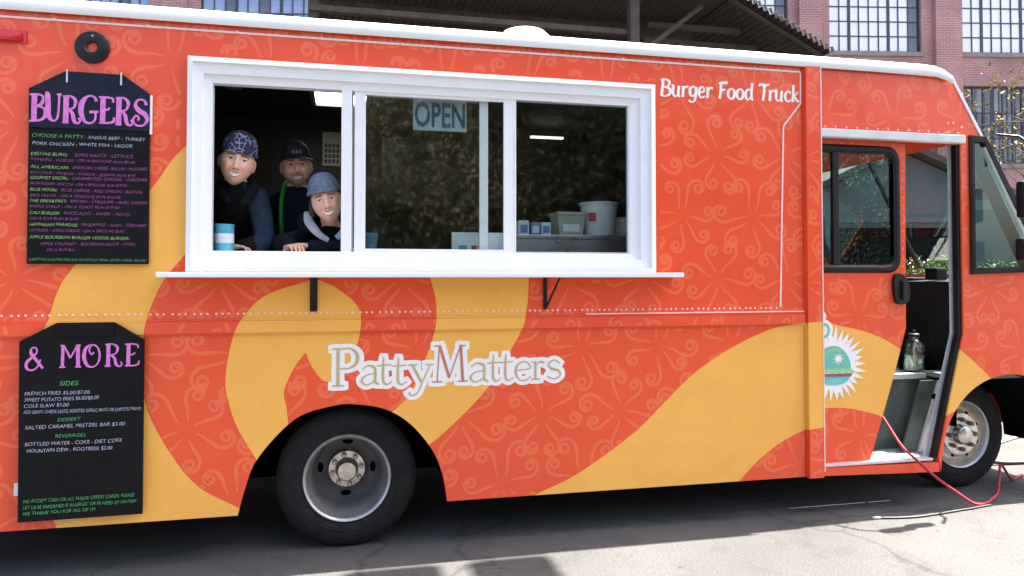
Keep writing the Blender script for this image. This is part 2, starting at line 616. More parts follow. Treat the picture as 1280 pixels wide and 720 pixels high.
PE = crom([(2.3, 1.20), (2.6, 1.21), (2.870, 1.178), (2.999, 1.137), (3.193, 1.094), (3.343, 1.041), (3.471, 0.970), (3.6, 0.88)]) \
    + crom([(3.6, 0.42), (3.335, 0.550), (3.186, 0.596), (3.038, 0.622), (2.863, 0.624), (2.6, 0.60), (2.3, 0.55)])
DOOR_PAINT = [PE]
PF = [(3.6, 1.12)] + crom([(3.75, 1.04), (3.871, 0.964), (3.980, 0.882), (4.096, 0.781), (4.2, 0.67)]) + [(4.2, 0.5), (3.9, 0.50)] \
    + crom([(3.85, 0.586), (3.815, 0.576), (3.766, 0.556), (3.70, 0.54), (3.6, 0.52)])
FRONT_PAINT = [PF]


def panel(name, outline, holes, y, depth, paint, parent, mats=('orange', 'yellow')):
    """sheet-metal panel in the XZ plane at y, its skin cut along the painted shapes; edges turned back by depth"""
    verts, edges = [], []

    def loop(poly):
        b0 = len(verts)
        verts.extend(Vector(p) for p in poly)
        n = len(poly)
        edges.extend((b0 + i, b0 + (i + 1) % n) for i in range(n))
    loop(outline)
    for h in holes:
        loop(h)
    for p in paint:
        loop(p)
    vo, eo, fo, _, _, _ = delaunay_2d_cdt(verts, edges, [], 0, 1e-5)
    bm = bmesh.new()
    bv = [bm.verts.new((v.x, y, v.y)) for v in vo]
    for f in fo:
        cx = sum(vo[i].x for i in f) / 3
        cz = sum(vo[i].y for i in f) / 3
        if not inside((cx, cz), outline) or any(inside((cx, cz), h) for h in holes):
            continue
        face = bm.faces.new([bv[i] for i in f])
        face.material_index = 1 if any(inside((cx, cz), p) for p in paint) else 0
    bmesh.ops.recalc_face_normals(bm, faces=bm.faces)
    if bm.faces and sum(f.normal.y for f in bm.faces) > 0:
        bmesh.ops.reverse_faces(bm, faces=bm.faces)
    be = [e for e in bm.edges if len(e.link_faces) == 1]
    for e in be:
        f0 = e.link_faces[0]
        a, b_ = e.verts
        for lp in f0.loops:
            if lp.edge == e:
                a, b_ = lp.vert, lp.link_loop_next.vert
        a2 = bm.verts.new((a.co.x, y + depth, a.co.z))
        b2 = bm.verts.new((b_.co.x, y + depth, b_.co.z))
        nf = bm.faces.new((b_, a, a2, b2))
        nf.material_index = f0.material_index
    bmesh.ops.remove_doubles(bm, verts=[v for v in bm.verts if v.co.y > y + depth * 0.5], dist=1e-6)
    for v in [v for v in bm.verts if not v.link_faces]:
        bm.verts.remove(v)
    me = bpy.data.meshes.new(name)
    bm.to_mesh(me)
    bm.free()
    for mm in mats:
        me.materials.append(MATS[mm])
    o = bpy.data.objects.new(name, me)
    C.objects.link(o)
    setpar(o, parent)
    return o


def rect(x0, x1, z0, z1):
    return [(x0, z0), (x1, z0), (x1, z1), (x0, z1)]


REAR = -2.3
WIN = rect(-0.70, 1.70, 1.50, 2.50)
lower_out = [(REAR, 0.23)] + arch + [(2.74, 0.23), (2.74, 1.150), (REAR, 1.150)]
upper_out = rect(REAR, 2.74, 1.21, 2.72)
lower = panel('lower_side_panel', lower_out, [], 0.0, 0.03, SIDE_PAINT, T)
upper = panel('upper_side_panel', upper_out, [WIN], 0.0, 0.03, SIDE_PAINT, T)
# raised rub rail: three faces, chamfered
for nm, z0, z1, y in (('rub_rail', 1.150, 1.210, -0.016),):
    rail = panel(nm, rect(REAR, 2.742, z0, z1), [], y, 0.03, SIDE_PAINT, T)
panel('rub_rail_lip', rect(REAR, 2.742, 1.2105, 1.222), [], -0.007, 0.02, SIDE_PAINT, T)
panel('rub_rail_lip', rect(REAR, 2.742, 1.138, 1.1495), [], -0.006, 0.02, SIDE_PAINT, T)
post = panel('corner_post', rect(2.752, 2.850, 0.225, 2.715), [], -0.028, 0.06, SIDE_PAINT, T)
mb = MB()
mb.box(2.8505, 2.857, -0.030, 0.03, 0.26, 2.715)
mb.build('post_edge_trim', 'bead', T)
panel('post_groove', rect(2.7425, 2.7515, 0.232, 2.714), [], -0.004, 0.03, SIDE_PAINT, T)
# rear wall, far wall, floor, partition
mb = MB()
mb.box(REAR - 0.03, REAR, -0.002, 2.2, 0.23, 2.72)
mb.build('rear_wall', 'orange', T)
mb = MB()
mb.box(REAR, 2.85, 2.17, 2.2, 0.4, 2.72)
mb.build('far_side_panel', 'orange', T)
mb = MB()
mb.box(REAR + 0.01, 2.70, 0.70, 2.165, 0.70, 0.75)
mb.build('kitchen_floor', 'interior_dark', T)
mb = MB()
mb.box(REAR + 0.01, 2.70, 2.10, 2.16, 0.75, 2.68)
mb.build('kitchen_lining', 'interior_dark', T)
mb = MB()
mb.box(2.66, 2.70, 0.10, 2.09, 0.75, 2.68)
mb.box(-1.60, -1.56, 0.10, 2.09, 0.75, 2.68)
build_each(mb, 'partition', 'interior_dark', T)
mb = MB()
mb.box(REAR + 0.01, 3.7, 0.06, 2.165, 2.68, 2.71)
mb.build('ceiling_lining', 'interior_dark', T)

# roof with rounded edge, running forward and turning down over the cab
prof = [(-0.022, 2.712), (-0.030, 2.722), (-0.033, 2.745), (-0.026, 2.770), (-0.008, 2.786), (0.03, 2.795), (0.4, 2.815), (1.1, 2.825),
        (1.8, 2.815), (2.17, 2.795), (2.208, 2.786), (2.226, 2.770), (2.233, 2.745), (2.230, 2.722), (2.222, 2.712)]
xs = [REAR - 0.05, REAR - 0.03, 0, 1, 2, 3, 3.60, 3.70, 3.77, 3.82]
dz = [-0.03, 0, 0, 0, 0, 0, 0, -0.006, -0.025, -0.055]
vs, fs = [], []
for x, d in zip(xs, dz):
    for (y, z) in prof:
        vs.append((x, y, z + (d if z > 2.74 else d * 0.8)))
n = len(prof)
for i in range(len(xs) - 1):
    for k in range(n - 1):
        fs.append((i * n + k, (i + 1) * n + k, (i + 1) * n + k + 1, i * n + k + 1))
fs.append(tuple(range(n)))
mb = MB()
mb.add(vs, fs)
roof = mb.build('roof', 'white_paint', T, smooth=50, fix=True)
# roof vent dome
mb = MB()
mb.lathe_z([(0.165, 0), (0.165, 0.05), (0.172, 0.055), (0.165, 0.10), (0.13, 0.135), (0.07, 0.155), (0.0, 0.16)], 32, 0, (1.12, 0.50, 2.83))
mb.build('roof_vent', 'white_paint', T, smooth=True)

# vinyl edge bead: under the roof, down the front seam with its jog, back along the rivet line
mb = MB()


def bead(mb, pts, w, y0, y1):
    for i in range(len(pts) - 1):
        (xa, za), (xb, zb) = pts[i], pts[i + 1]
        L = math.hypot(xb - xa, zb - za)
        nx, nz = -(zb - za) / L * w / 2, (xb - xa) / L * w / 2
        poly = [(xa - nx, za - nz), (xb - nx, zb - nz), (xb + nx, zb + nz), (xa + nx, za + nz)]
        mb.prism_y(poly, y0, y1)


bead(mb, [(REAR, 2.683), (2.731, 2.683)], 0.010, -0.005, 0.002)
bead(mb, [(2.731, 2.678), (2.730, 2.490)], 0.009, -0.005, 0.002)
bead(mb, [(2.7295, 2.4895), (2.612, 2.347)], 0.009, -0.0055, 0.002)
bead(mb, [(2.6115, 2.346), (2.580, 1.252)], 0.009, -0.005, 0.002)
bead(mb, [(1.35, 1.2252), (2.738, 1.2252)], 0.006, -0.011, 0.002)  # pale strip standing in for the glint on the rail's upper edge
mb.build('seam_bead_and_glint', 'bead', T)
mb = MB()
x = REAR + 0.02
i = 0
while x < 2.575:
    for zz in (1.247,):
        mb.lathe_y([(0, 0.0062), (-0.003, 0.005), (-0.0045, 0.0)], 8, 0, (x, 0, zz))
    x += 0.030 if i % 3 else 0.042
    i += 1
x = REAR + 0.1
while x < 2.7:
    mb.lathe_y([(0, 0.009), (-0.006, 0.007), (-0.008, 0.0)], 8, 0, (x, -0.004, 2.684))
    x += 0.42
rv = mb.build('rivet_row', 'bead', T)
rv['kind'] = 'stuff'

# ---- swirl print: clumps of curling arms
def arm(x, z, a, s, L=0.21):
    pts = [(x, z)]
    n1, n2 = 14, 46
    ln = L * 0.55
    for i in range(n1):
        k = 6.5 * math.cos(PI * 0.8 * i / n1)
        ds = ln / n1
        a += s * k * ds
        x += math.cos(a) * ds
        z += math.sin(a) * ds
        pts.append((x, z))
    for i in range(n2):
        t = i / (n2 - 1)
        k = 15.0 * (4.6 ** t)
        ds = 0.285 / n2 * (L / 0.21)
        a -= s * k * ds * (0.21 / L)
        x += math.cos(a) * ds
        z += math.sin(a) * ds
        pts.append((x, z))
    return pts


def swirls(name, region, holes, paint, y, parent, seed, step=0.46, x0=-2.3, x1=5, z0=0.2, z1=2.8):
    rg = random.Random(seed)
    mb = MB()
    cnt = 0
    row = 0
    z = z0
    while z < z1 + 0.3:
        x = x0 + (row % 2) * step / 2
        while x < x1 + 0.3:
            ph = rg.random() * 0.5 + (row % 2) * 0.5
            na = 7
            for q in range(na):
                a = ph + 2 * PI * q / na + rg.uniform(-0.16, 0.16)
                L = rg.uniform(0.185, 0.25)
                r0 = 0.045
                pts = arm(x + r0 * math.cos(a), z + r0 * math.sin(a), a, 1 if (q % 2) else -1, L)
                yy = y - 0.0002 - 0.000009 * (cnt % 61)
                cnt += 1
                wid = [0.007 + 0.0120 * min(1, i / 12) * (1 if i < 30 else (1 - 0.45 * (i - 30) / 30)) for i in range(len(pts))]
                tmp = MB()
                tmp.ribbon(pts, wid, yy, 0, 0.0)
                for f in tmp.f:
                    vv = [tmp.v[i] for i in f]
                    ok = all(inside((p[0], p[2]), region) for p in vv)
                    if not ok:
                        continue
                    if any(inside((p[0], p[2]), h) for p in vv for h in holes):
                        continue
                    if any(inside((p[0], p[2]), pp) for p in vv for pp in paint):
                        continue
                    mb.add(vv, [(0, 1, 2, 3)])
            x += step
        z += step * 0.80
        row += 1
    o = stuff(mb.build(name, 'swirl', parent))
    return o


swirls('swirl_print', upper_out, [rect(-0.78, 1.80, 1.42, 2.56)], SIDE_PAINT, 0.0, upper, 3, x0=-2.2, x1=2.8, z0=1.05, z1=2.8)
swirls('swirl_print', lower_out, [], SIDE_PAINT, 0.0, lower, 5, x0=-2.35, x1=2.8, z0=0.30, z1=1.2)
swirls('swirl_print', rect(REAR, 2.74, 1.152, 1.208), [], SIDE_PAINT, -0.016, rail, 6, x0=-2.3, x1=2.8, z0=0.95, z1=1.4)
swirls('swirl_print', rect(2.755, 2.848, 0.23, 2.71), [], SIDE_PAINT, -0.028, post, 9, x0=2.5, x1=3.0, z0=0.3, z1=2.7)

# ---- serving window
WF = MB()   # outer flange with mitred, sloping face: built as four trapezoid bars


def frame_bar(mb, outer, inner, yo, yi, yb):
    ox0, ox1, oz0, oz1 = outer
    ix0, ix1, iz0, iz1 = inner
    O = [(ox0, oz0), (ox1, oz0), (ox1, oz1), (ox0, oz1)]
    I = [(ix0, iz0), (ix1, iz0), (ix1, iz1), (ix0, iz1)]
    vs = [(p[0], yb, p[1]) for p in O] + [(p[0], yo, p[1]) for p in O] + [(p[0], yi, p[1]) for p in I] + [(p[0], yb, p[1]) for p in I]
    fs = []
    for k in range(4):
        k2 = (k + 1) % 4
        for a in range(3):
            fs.append((a * 4 + k, a * 4 + k2, (a + 1) * 4 + k2, (a + 1) * 4 + k))
    mb.add(vs, fs)


frame_bar(WF, (-0.748, 1.765, 1.459, 2.541), (-0.722, 1.738, 1.485, 2.515), -0.035, -0.042, 0.0)
frame_bar(WF, (-0.7225, 1.7385, 1.4845, 2.5155), (-0.675, 1.680, 1.530, 2.462), -0.026, -0.020, 0.03)
frame_bar(WF, (-0.676, 1.681, 1.529, 2.463), (-0.634, 1.622, 1.566, 2.420), -0.004, 0.004, 0.06)
frame = WF.build('window_frame', 'white_frame', T, fix=True)


def sash(name, x0, x1, z0, z1, y, w, t, parent, pane=True, right_only=False, mt='white_frame'):
    mb = MB()
    mb.box(x0, x0 + w, y, y + t, z0, z1, ch=0.003)
    mb.box(x1 - w, x1, y, y + t, z0, z1, ch=0.003)
    mb.box(x0 + w, x1 - w, y + 0.002, y + t - 0.002, z0, z0 + w * 0.35)
    mb.box(x0 + w, x1 - w, y + 0.002, y + t - 0.002, z1 - w * 0.35, z1)
    s = mb.build(name, mt, parent)
    if pane:
        mb = MB()
        mb.box(x0 + w * 0.9, x1 - w * 0.9, y + t * 0.4, y + t * 0.4 + 0.004, z0 + 0.01, z1 - 0.01)
        mb.build('pane', 'shop_glass', s)
    return s


mb = MB()
mb.box(0.004, 0.058, 0.004, 0.034, 1.560, 2.428, ch=0.003)
mb.build('mullion', 'white_frame', frame)
sash('sliding_sash', 0.072, 0.940, 1.563, 2.425, 0.012, 0.058, 0.022, frame)
sash('fixed_sash', 0.9402, 1.626, 1.568, 2.424, 0.010, 0.012, 0.020, frame)
sash('inner_sash', 0.020, 0.800, 1.567, 2.423, 0.045, 0.048, 0.018, frame)
# serving ledge and its brackets
mb = MB()
mb.box(-0.862, 1.890, -0.135, -0.001, 1.431, 1.456, ch=0.004)
ledge = mb.build('serving_ledge', 'white_frame', T)
mb = MB()
mb.box(-0.150, -0.112, -0.012, -0.002, 1.255, 1.430, ch=0.002)
mb.tube([(-0.131, -0.008, 1.262), (-0.131, -0.118, 1.428)], 0.007, 8)
mb.build('bracket', 'black_iron', ledge)
mb = MB()
mb.box(1.103, 1.124, -0.012, -0.002, 1.255, 1.430, ch=0.002)
mb.tube([(1.118, -0.008, 1.262), (1.165, -0.118, 1.428)], 0.006, 8)
mb.build('bracket', 'black_iron', ledge)
# inner counter behind the sill
mb = MB()
mb.box(-0.98, 1.00, 0.066, 0.30, 1.525, 1.558, ch=0.004)
mb.build('inner_counter', 'steel', T)

# kitchen fittings seen through the window
mb = MB()
mb.box(0.995, 2.62, 0.36, 0.80, 1.665, 1.690, ch=0.004)
mb.box(0.995, 2.62, 0.365, 0.385, 1.30, 1.664)
mb.build('prep_shelf', 'steel', T)
mb = MB()
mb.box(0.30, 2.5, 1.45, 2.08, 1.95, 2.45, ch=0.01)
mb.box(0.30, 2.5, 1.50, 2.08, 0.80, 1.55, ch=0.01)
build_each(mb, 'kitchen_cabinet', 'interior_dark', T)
mb = MB()
mb.box(1.52, 1.80, 1.88, 1.91, 2.575, 2.592, ch=0.003)
mb.build('ceiling_lamp', 'lamp_on', T)
mb = MB()
for (a, b_, c_, d) in ((-0.20, -0.17, 0.98, 1.44), (0.17, 0.20, 0.98, 1.44), (-0.17, 0.17, 0.98, 1.01), (-0.17, 0.17, 1.41, 1.44)):
    mb.box(a, b_, c_, d, 2.645, 2.679)
hf = mb.build('roof_hatch', 'interior_grey', T)
mb = MB()
mb.box(-0.17, 0.17, 1.01, 1.41, 2.668, 2.676)
mb.build('diffuser', 'hatch_on', hf)
mb = MB()
mb.lathe_z([(0.0, 2.62), (0.05, 2.625), (0.062, 2.65), (0.05, 2.679)], 20, 0, (-0.66, 0.95, 0))
mb.build('smoke_alarm', 'interior_grey', T, smooth=True)

# ---- lettering on the side
def strokes(mb, letter, x, z, sx, sz, y, wk=1.0, grow=0.0, mi=0, dy=0.00012):
    for i, (pts, wid, sm) in enumerate(letter):
        P = [(x + p[0] * sx, z + p[1] * sz) for p in pts]
        W = list(wid) if hasattr(wid, '__len__') else [wid] * len(P)
        W = [w * wk + grow for w in W]
        if sm:
            k = 6
            PW = crom([(p[0], p[1], w) for p, w in zip(P, W)], k)
            P = [(q[0], q[1]) for q in PW]
            W = [q[2] for q in PW]
        if grow > 0 and len(P) > 1:      # round the ends of the outline
            def ext(a, b_):
                L = math.hypot(a[0] - b_[0], a[1] - b_[1]) or 1
                return (a[0] + (a[0] - b_[0]) / L * grow * 0.5, a[1] + (a[1] - b_[1]) / L * grow * 0.5)
            P = [ext(P[0], P[1])] + P + [ext(P[-1], P[-2])]
            W = [W[0] * 0.8] + W + [W[-1] * 0.8]
        mb.ribbon(P, W, y - dy * i, mi)


# roman letters of the name: unit = one em of cap height; widths in metres
TK, TN = 0.026, 0.011
LP = [([(0.16, 0), (0.16, 1)], TK, 0), ([(0, 0.02), (0.34, 0.02)], TN, 0), ([(0, 0.98), (0.2, 0.98)], TN, 0),
      ([(0.16, 0.97), (0.50, 0.98), (0.68, 0.82), (0.66, 0.60), (0.46, 0.47), (0.2, 0.47)], [TN, TN, TK, TK, TN, TN], 1)]
La = [([(0.08, 0.40), (0.20, 0.50), (0.36, 0.46), (0.40, 0.34), (0.40, 0.08), (0.50, 0.02)], [TN, TN, TK * 0.8, TK * 0.8, TK * 0.8, TN], 1),
      ([(0.40, 0.30), (0.18, 0.26), (0.06, 0.13), (0.16, 0.01), (0.32, 0.06), (0.40, 0.14)], [TN, TN, TK * 0.8, TN, TN, TN], 1)]
Lt = [([(0.20, 0.70), (0.18, 0.30), (0.20, 0.06), (0.30, 0.0), (0.42, 0.08)], [TN, TK * 0.8, TK * 0.8, TN, TN], 1), ([(0.02, 0.48), (0.40, 0.50)], TN, 0)]
Ly = [([(0.04, 0.49), (0.26, 0.49)], TN, 0), ([(0.14, 0.48), (0.36, 0.04)], TK * 0.8, 0), ([(0.46, 0.49), (0.66, 0.49)], TN, 0),
      ([(0.57, 0.48), (0.38, 0.02), (0.26, -0.24), (0.12, -0.30), (0.05, -0.22)], [TN, TN, TN, TN, TK * 0.7], 1)]
LM = [([(0.14, 0), (0.20, 1)], TN, 0), ([(0, 0.02), (0.28, 0.02)], TN, 0), ([(0.06, 0.98), (0.24, 0.98)], TN, 0),
      ([(0.20, 1), (0.47, 0.12)], TK, 0), ([(0.47, 0.12), (0.78, 1)], TN, 0), ([(0.78, 1), (0.84, 0)], TK, 0),
      ([(0.70, 0.02), (0.98, 0.02)], TN, 0), ([(0.76, 0.98), (0.92, 0.98)], TN, 0)]
Le = [([(0.08, 0.28), (0.44, 0.32), (0.40, 0.46), (0.26, 0.51), (0.10, 0.40), (0.07, 0.20), (0.18, 0.02), (0.34, 0.02), (0.46, 0.12)],
       [TN, TN, TN, TN, TK * 0.8, TK * 0.8, TN, TN, TN], 1)]
Lr = [([(0.14, 0.0), (0.14, 0.50)], TK * 0.8, 0), ([(0.03, 0.02), (0.27, 0.02)], TN, 0), ([(0.03, 0.48), (0.16, 0.48)], TN, 0),
      ([(0.14, 0.34), (0.24, 0.48), (0.38, 0.46)], [TN, TN, TK * 0.8], 1)]
Ls = [([(0.38, 0.42), (0.24, 0.51), (0.10, 0.42), (0.16, 0.29), (0.34, 0.22), (0.38, 0.10), (0.24, 0.0), (0.06, 0.08)],
       [TN, TN, TN * 1.4, TK * 0.8, TK * 0.8, TN * 1.4, TN, TN], 1)]
# brush letters of the line by the roof (unit = cap height)
BK, BN = 0.0185, 0.011
QB = [([(0.10, 0.98), (0.16, 0.96), (0.14, 0.5), (0.10, 0.03)], [BN, BK, BK, BK], 1), ([(0.02, 0.93), (0.30, 1.0), (0.54, 0.86), (0.46, 0.62), (0.22, 0.54)], [BN, BN, BK, BN, BN], 1),
      ([(0.26, 0.55), (0.56, 0.46), (0.58, 0.18), (0.34, 0.02), (0.06, 0.05)], [BN, BK, BK, BN, BN], 1)]
QU = [([(0.02, 0.62), (0.10, 0.64), (0.10, 0.22), (0.24, 0.02), (0.40, 0.16)], [BN, BK, BK, BN, BN], 1), ([(0.44, 0.66), (0.42, 0.12), (0.54, 0.04)], [BK, BK, BN], 1)]
QR = [([(0.02, 0.60), (0.12, 0.64), (0.11, 0.0)], [BN, BK, BK], 0), ([(0.13, 0.40), (0.26, 0.62), (0.42, 0.60)], [BN, BN, BK], 1)]
QG = [([(0.44, 0.56), (0.26, 0.66), (0.10, 0.46), (0.14, 0.16), (0.30, 0.10), (0.42, 0.26)], [BN, BN, BK, BK, BN, BN], 1), ([(0.46, 0.64), (0.44, 0.10), (0.38, -0.20), (0.18, -0.26), (0.06, -0.16)], [BK, BK, BN, BN, BK], 1)]
QE = [([(0.12, 0.32), (0.40, 0.40), (0.38, 0.58), (0.26, 0.66), (0.12, 0.50), (0.10, 0.22), (0.24, 0.02), (0.46, 0.12)], [BN, BN, BN, BN, BK, BK, BN, BN], 1)]
QF = [([(0.14, 0.98), (0.16, 0.5), (0.10, 0.0)], BK, 1), ([(0.02, 0.92), (0.30, 0.96), (0.56, 1.0)], [BN, BK, BK], 1), ([(0.16, 0.52), (0.44, 0.56)], BN * 1.2, 0)]
QO = [([(0.26, 0.64), (0.10, 0.50), (0.08, 0.22), (0.24, 0.02), (0.42, 0.14), (0.46, 0.44), (0.34, 0.62), (0.22, 0.63)], [BN, BK, BK, BN, BK, BK, BN, BN], 1)]
QD = [([(0.42, 0.56), (0.24, 0.64), (0.09, 0.44), (0.12, 0.12), (0.26, 0.03), (0.42, 0.22)], [BN, BN, BK, BK, BN, BN], 1), ([(0.46, 1.04), (0.44, 0.5), (0.46, 0.10), (0.56, 0.04)], [BK, BK, BK, BN], 1)]
QT = [([(0.34, 0.94), (0.34, 0.5), (0.28, 0.0)], BK, 1), ([(0.02, 0.86), (0.10, 0.98), (0.40, 0.94), (0.66, 1.02)], [BN, BK, BK, BN], 1)]
QC = [([(0.42, 0.54), (0.28, 0.66), (0.11, 0.48), (0.10, 0.20), (0.24, 0.02), (0.44, 0.12)], [BK, BN, BK, BK, BN, BN], 1)]
QK = [([(0.12, 1.04), (0.12, 0.5), (0.10, 0.0)], BK, 1), ([(0.42, 0.64), (0.16, 0.34)], BN, 0), ([(0.20, 0.38), (0.34, 0.14), (0.52, 0.02)], [BN, BK, BN], 1)]
line = [(QB, 0.66), (QU, 0.58), (QR, 0.42), (QG, 0.54), (QE, 0.50), (QR, 0.44), (None, 0.30), (QF, 0.54), (QO, 0.53), (QO, 0.53), (QD, 0.60), (None, 0.28), (QT, 0.60), (QR, 0.40), (QU, 0.58), (QC, 0.47), (QK, 0.52)]
tot = sum(w for _, w in line)
k_ = 0.915 / tot
x_ = 1.808
mb = MB()
for q, (L, w) in enumerate(line):
    if L is not None:
        sl = [([(p[0] + 0.04 * p[1], p[1]) for p in pts], wid, sm) for pts, wid, sm in L]
        strokes(mb, sl, x_, 2.486 + 0.012 * (x_ - 1.8), k_, 0.100, -0.0010 - 0.0003 * (q % 2), 0.92, dy=0.00005)
    x_ += w * k_
mb.build('lettering', 'white_print', upper)
# (letter, left edge, cap scale x)
PXM = 0.00434


def pxx(p):
    return -0.049 + (p - 412) * PXM


name_row = [(LP, 415, 31 / 0.72, 0), (La, 447, 22 / 0.46, 0), (Lt, 467, 20 / 0.44, 0), (Lt, 485, 20 / 0.44, 0), (Ly, 504, 33 / 0.66, 0),
            (LM, 535, 45 / 0.98, 1), (La, 580, 24 / 0.46, 0), (Lt, 604, 19 / 0.44, 0), (Lt, 620, 19 / 0.44, 0), (Le, 638, 22 / 0.44, 0),
            (Lr, 660, 18 / 0.36, 0), (Ls, 679, 22 / 0.40, 0)]
for q, (L, px, sx, mi) in enumerate(name_row):
    zb = 0.862 + 0.002 * (q % 3)
    sz = 0.200 if L in (LP, LM) else 0.205
    out_mb, in_mb, fill_mb = MB(), MB(), MB()
    strokes(out_mb, L, pxx(px), zb, sx * PXM, sz, -0.0010 - 0.00045 * (q % 2), 1.0, 0.040, dy=0.00005)
    strokes(fill_mb, L, pxx(px), zb, sx * PXM, sz, -0.0023, 0.80, 0.0, dy=0.00005)
    strokes(in_mb, L, pxx(px), zb, sx * PXM, sz, -0.0031, 0.56, 0.0, mi, dy=0.00005)
    lt_ = out_mb.build('letter', 'white_print', T)
    fill_mb.build('letter_shading', 'blue_fill', lt_)
    in_mb.build('letter_face', ['gold_letter', 'red_letter'], lt_)

# ---- black ring and red marker lamp
mb = MB()
mb.lathe_y([(0, 0.078), (-0.014, 0.078), (-0.020, 0.070), (-0.020, 0.032), (-0.014, 0.025), (0, 0.025)], 40, 0, (-1.189, 0, 2.559))
ring = mb.build('round_cap', 'black_plastic', T, smooth=True)
mb = MB()
mb.lathe_y([(-0.021, 0.006), (-0.024, 0.004), (-0.025, 0.0)], 12, 0, (-1.186, 0, 2.612))
mb.build('screw', 'chrome', ring)
mb = MB()
mb.box(-1.66, -1.495, -0.035, -0.002, 2.563, 2.612, ch=0.012)
mk = mb.build('marker_lamp', 'red_lens', T, smooth=True)
mb = MB()
mb.box(-1.68, -1.475, -0.010, -0.001, 2.556, 2.620, ch=0.004)
mb.build('lamp_base', 'red_lens', mk)
# little white sticker peeping out beside the lower board
mb = MB()
mb.box(-1.50, -1.478, -0.0032, -0.001, 0.395, 0.455)
mb.build('sticker', 'white_print', lower)

# ------------------------------------------------------------------ cab
cab_top_out = [(2.86, 2.345), (4.045, 2.345), (4.013, 2.402), (3.822, 2.715), (2.86, 2.715)]
cab_top = panel('cab_upper_panel', cab_top_out, [], 0.0, 0.03, [], T)
swirls('swirl_print', cab_top_out, [], [], 0.0, cab_top, 12, x0=2.9, x1=4.0, z0=2.42, z1=2.8, step=0.5)
arch_f = [(4.25 + 0.53 * math.cos(a), 0.27 + 0.53 * math.sin(a)) for a in [PI - 0.10 - i * (PI - 0.2) / 22 for i in range(23)]]
qwin = [(3.962, 1.462), (4.440, 1.478), (4.440, 1.690), (4.075, 2.332), (3.966, 2.336)]
front_out = [(3.892, 2.344), (3.892, 1.072), (3.692, 0.30), (3.706, 0.205)] + [(x_, z_) for x_, z_ in arch_f if True] \
    + [(4.95, 0.32), (5.02, 0.9), (4.98, 1.22), (4.60, 1.40), (4.52, 1.452), (4.046, 2.344)]
cab_front = panel('cab_front_panel', front_out, [qwin], 0.0, 0.03, FRONT_PAINT, T)
swirls('swirl_print', front_out, [[(3.94, 1.43), (4.47, 1.45), (4.47, 1.72), (4.09, 2.36), (3.94, 2.36)]], FRONT_PAINT, 0.0, cab_front, 15, x0=3.85, x1=5.0, z0=0.95, z1=2.2, step=0.5)
# drip rail over the door
mb = MB()
mb.box(2.858, 3.905, -0.030, 0.02, 2.290, 2.343, ch=0.006)
drip = mb.build('drip_rail', 'drip', T)
mb = MB()
x = 2.9
while x < 3.9:
    mb.lathe_y([(0, 0.006), (-0.003, 0.005), (-0.004, 0.0)], 8, 0, (x, 0.0, 2.360))
    x += 0.075
for (x, z) in ((3.80, 2.42), (3.84, 2.425), (3.905, 2.40)):
    mb.lathe_y([(0, 0.008), (-0.003, 0.006), (-0.005, 0.0)], 8, 0, (x, 0.0, z))
q = mb.build('rivet_row', 'bead', cab_top)
q['kind'] = 'stuff'
# sill
panel('door_sill', [(2.858, 0.228), (3.690, 0.205), (3.690, 0.262), (2.858, 0.272)], [], -0.004, 0.09, [], T)
mb = MB()
mb.box(2.86, 3.66, 0.010, 0.16, 0.2745, 0.290, ch=0.003)
mb.build('sill_track', 'alu', T)

# sliding door, run back behind the corner post
dw_out = (2.74, 3.470, 1.460, 2.262)


def rrect(x0, x1, z0, z1, r, n=6):
    pts = []
    for cx, cz, a0 in ((x1 - r, z0 + r, -PI / 2), (x1 - r, z1 - r, 0), (x0 + r, z1 - r, PI / 2), (x0 + r, z0 + r, PI)):
        for i in range(n + 1):
            a = a0 + PI / 2 * i / n
            pts.append((cx + r * math.cos(a), cz + r * math.sin(a)))
    return pts


door_out = [(2.34, 0.29), (3.232, 0.29), (3.420, 0.833), (3.506, 1.109), (3.520, 2.285), (2.34, 2.285)]
dwin = rrect(2.56, 3.425, 1.505, 2.215, 0.06)
door = panel('sliding_door', door_out, [dwin], 0.05, 0.035, DOOR_PAINT, T)
swirls('swirl_print', door_out, [rrect(2.5, 3.485, 1.44, 2.28, 0.03)], DOOR_PAINT, 0.05, door, 21, x0=2.7, x1=3.6, z0=0.45, z1=2.3, step=0.46)
gout, gin = rrect(2.51, 3.474, 1.458, 2.262, 0.09), rrect(2.56, 3.425, 1.508, 2.212, 0.06)
mb = MB()
n = len(gout)
vs = [(p[0], 0.0495, p[1]) for p in gout] + [(0.7 * p[0] + 0.3 * q[0], 0.034, 0.7 * p[1] + 0.3 * q[1]) for p, q in zip(gout, gin)] \
    + [(0.3 * p[0] + 0.7 * q[0], 0.034, 0.3 * p[1] + 0.7 * q[1]) for p, q in zip(gout, gin)] + [(p[0], 0.0495, p[1]) for p in gin] + [(p[0], 0.088, p[1]) for p in gin]
fs = []
for a in range(4):
    for k in range(n):
        k2 = (k + 1) % n
        fs.append((a * n + k, a * n + k2, (a + 1) * n + k2, (a + 1) * n + k))
mb.add(vs, fs)
gk = mb.build('window_gasket', 'gasket', door, smooth=40, fix=True)
mb = MB()
mb.box(2.985, 3.028, 0.046, 0.072, 1.508, 2.212, ch=0.003)
mb.build('window_divider', 'gasket', door)
mb = MB()
mb.box(2.53, 3.44, 0.060, 0.064, 1.49, 2.23)
mb.build('pane', 'cab_glass', door)
mb = MB()
for k in range(14):
    z = 1.50 + k * 0.055
    mb.lathe_y([(0, 0.004), (-0.002, 0.003), (-0.003, 0.0)], 8, 0, (3.492, 0.05, z))
for k in range(8):
    mb.lathe_y([(0, 0.004), (-0.002, 0.003), (-0.003, 0.0)], 8, 0, (2.90 + k * 0.075, 0.05, 2.273))
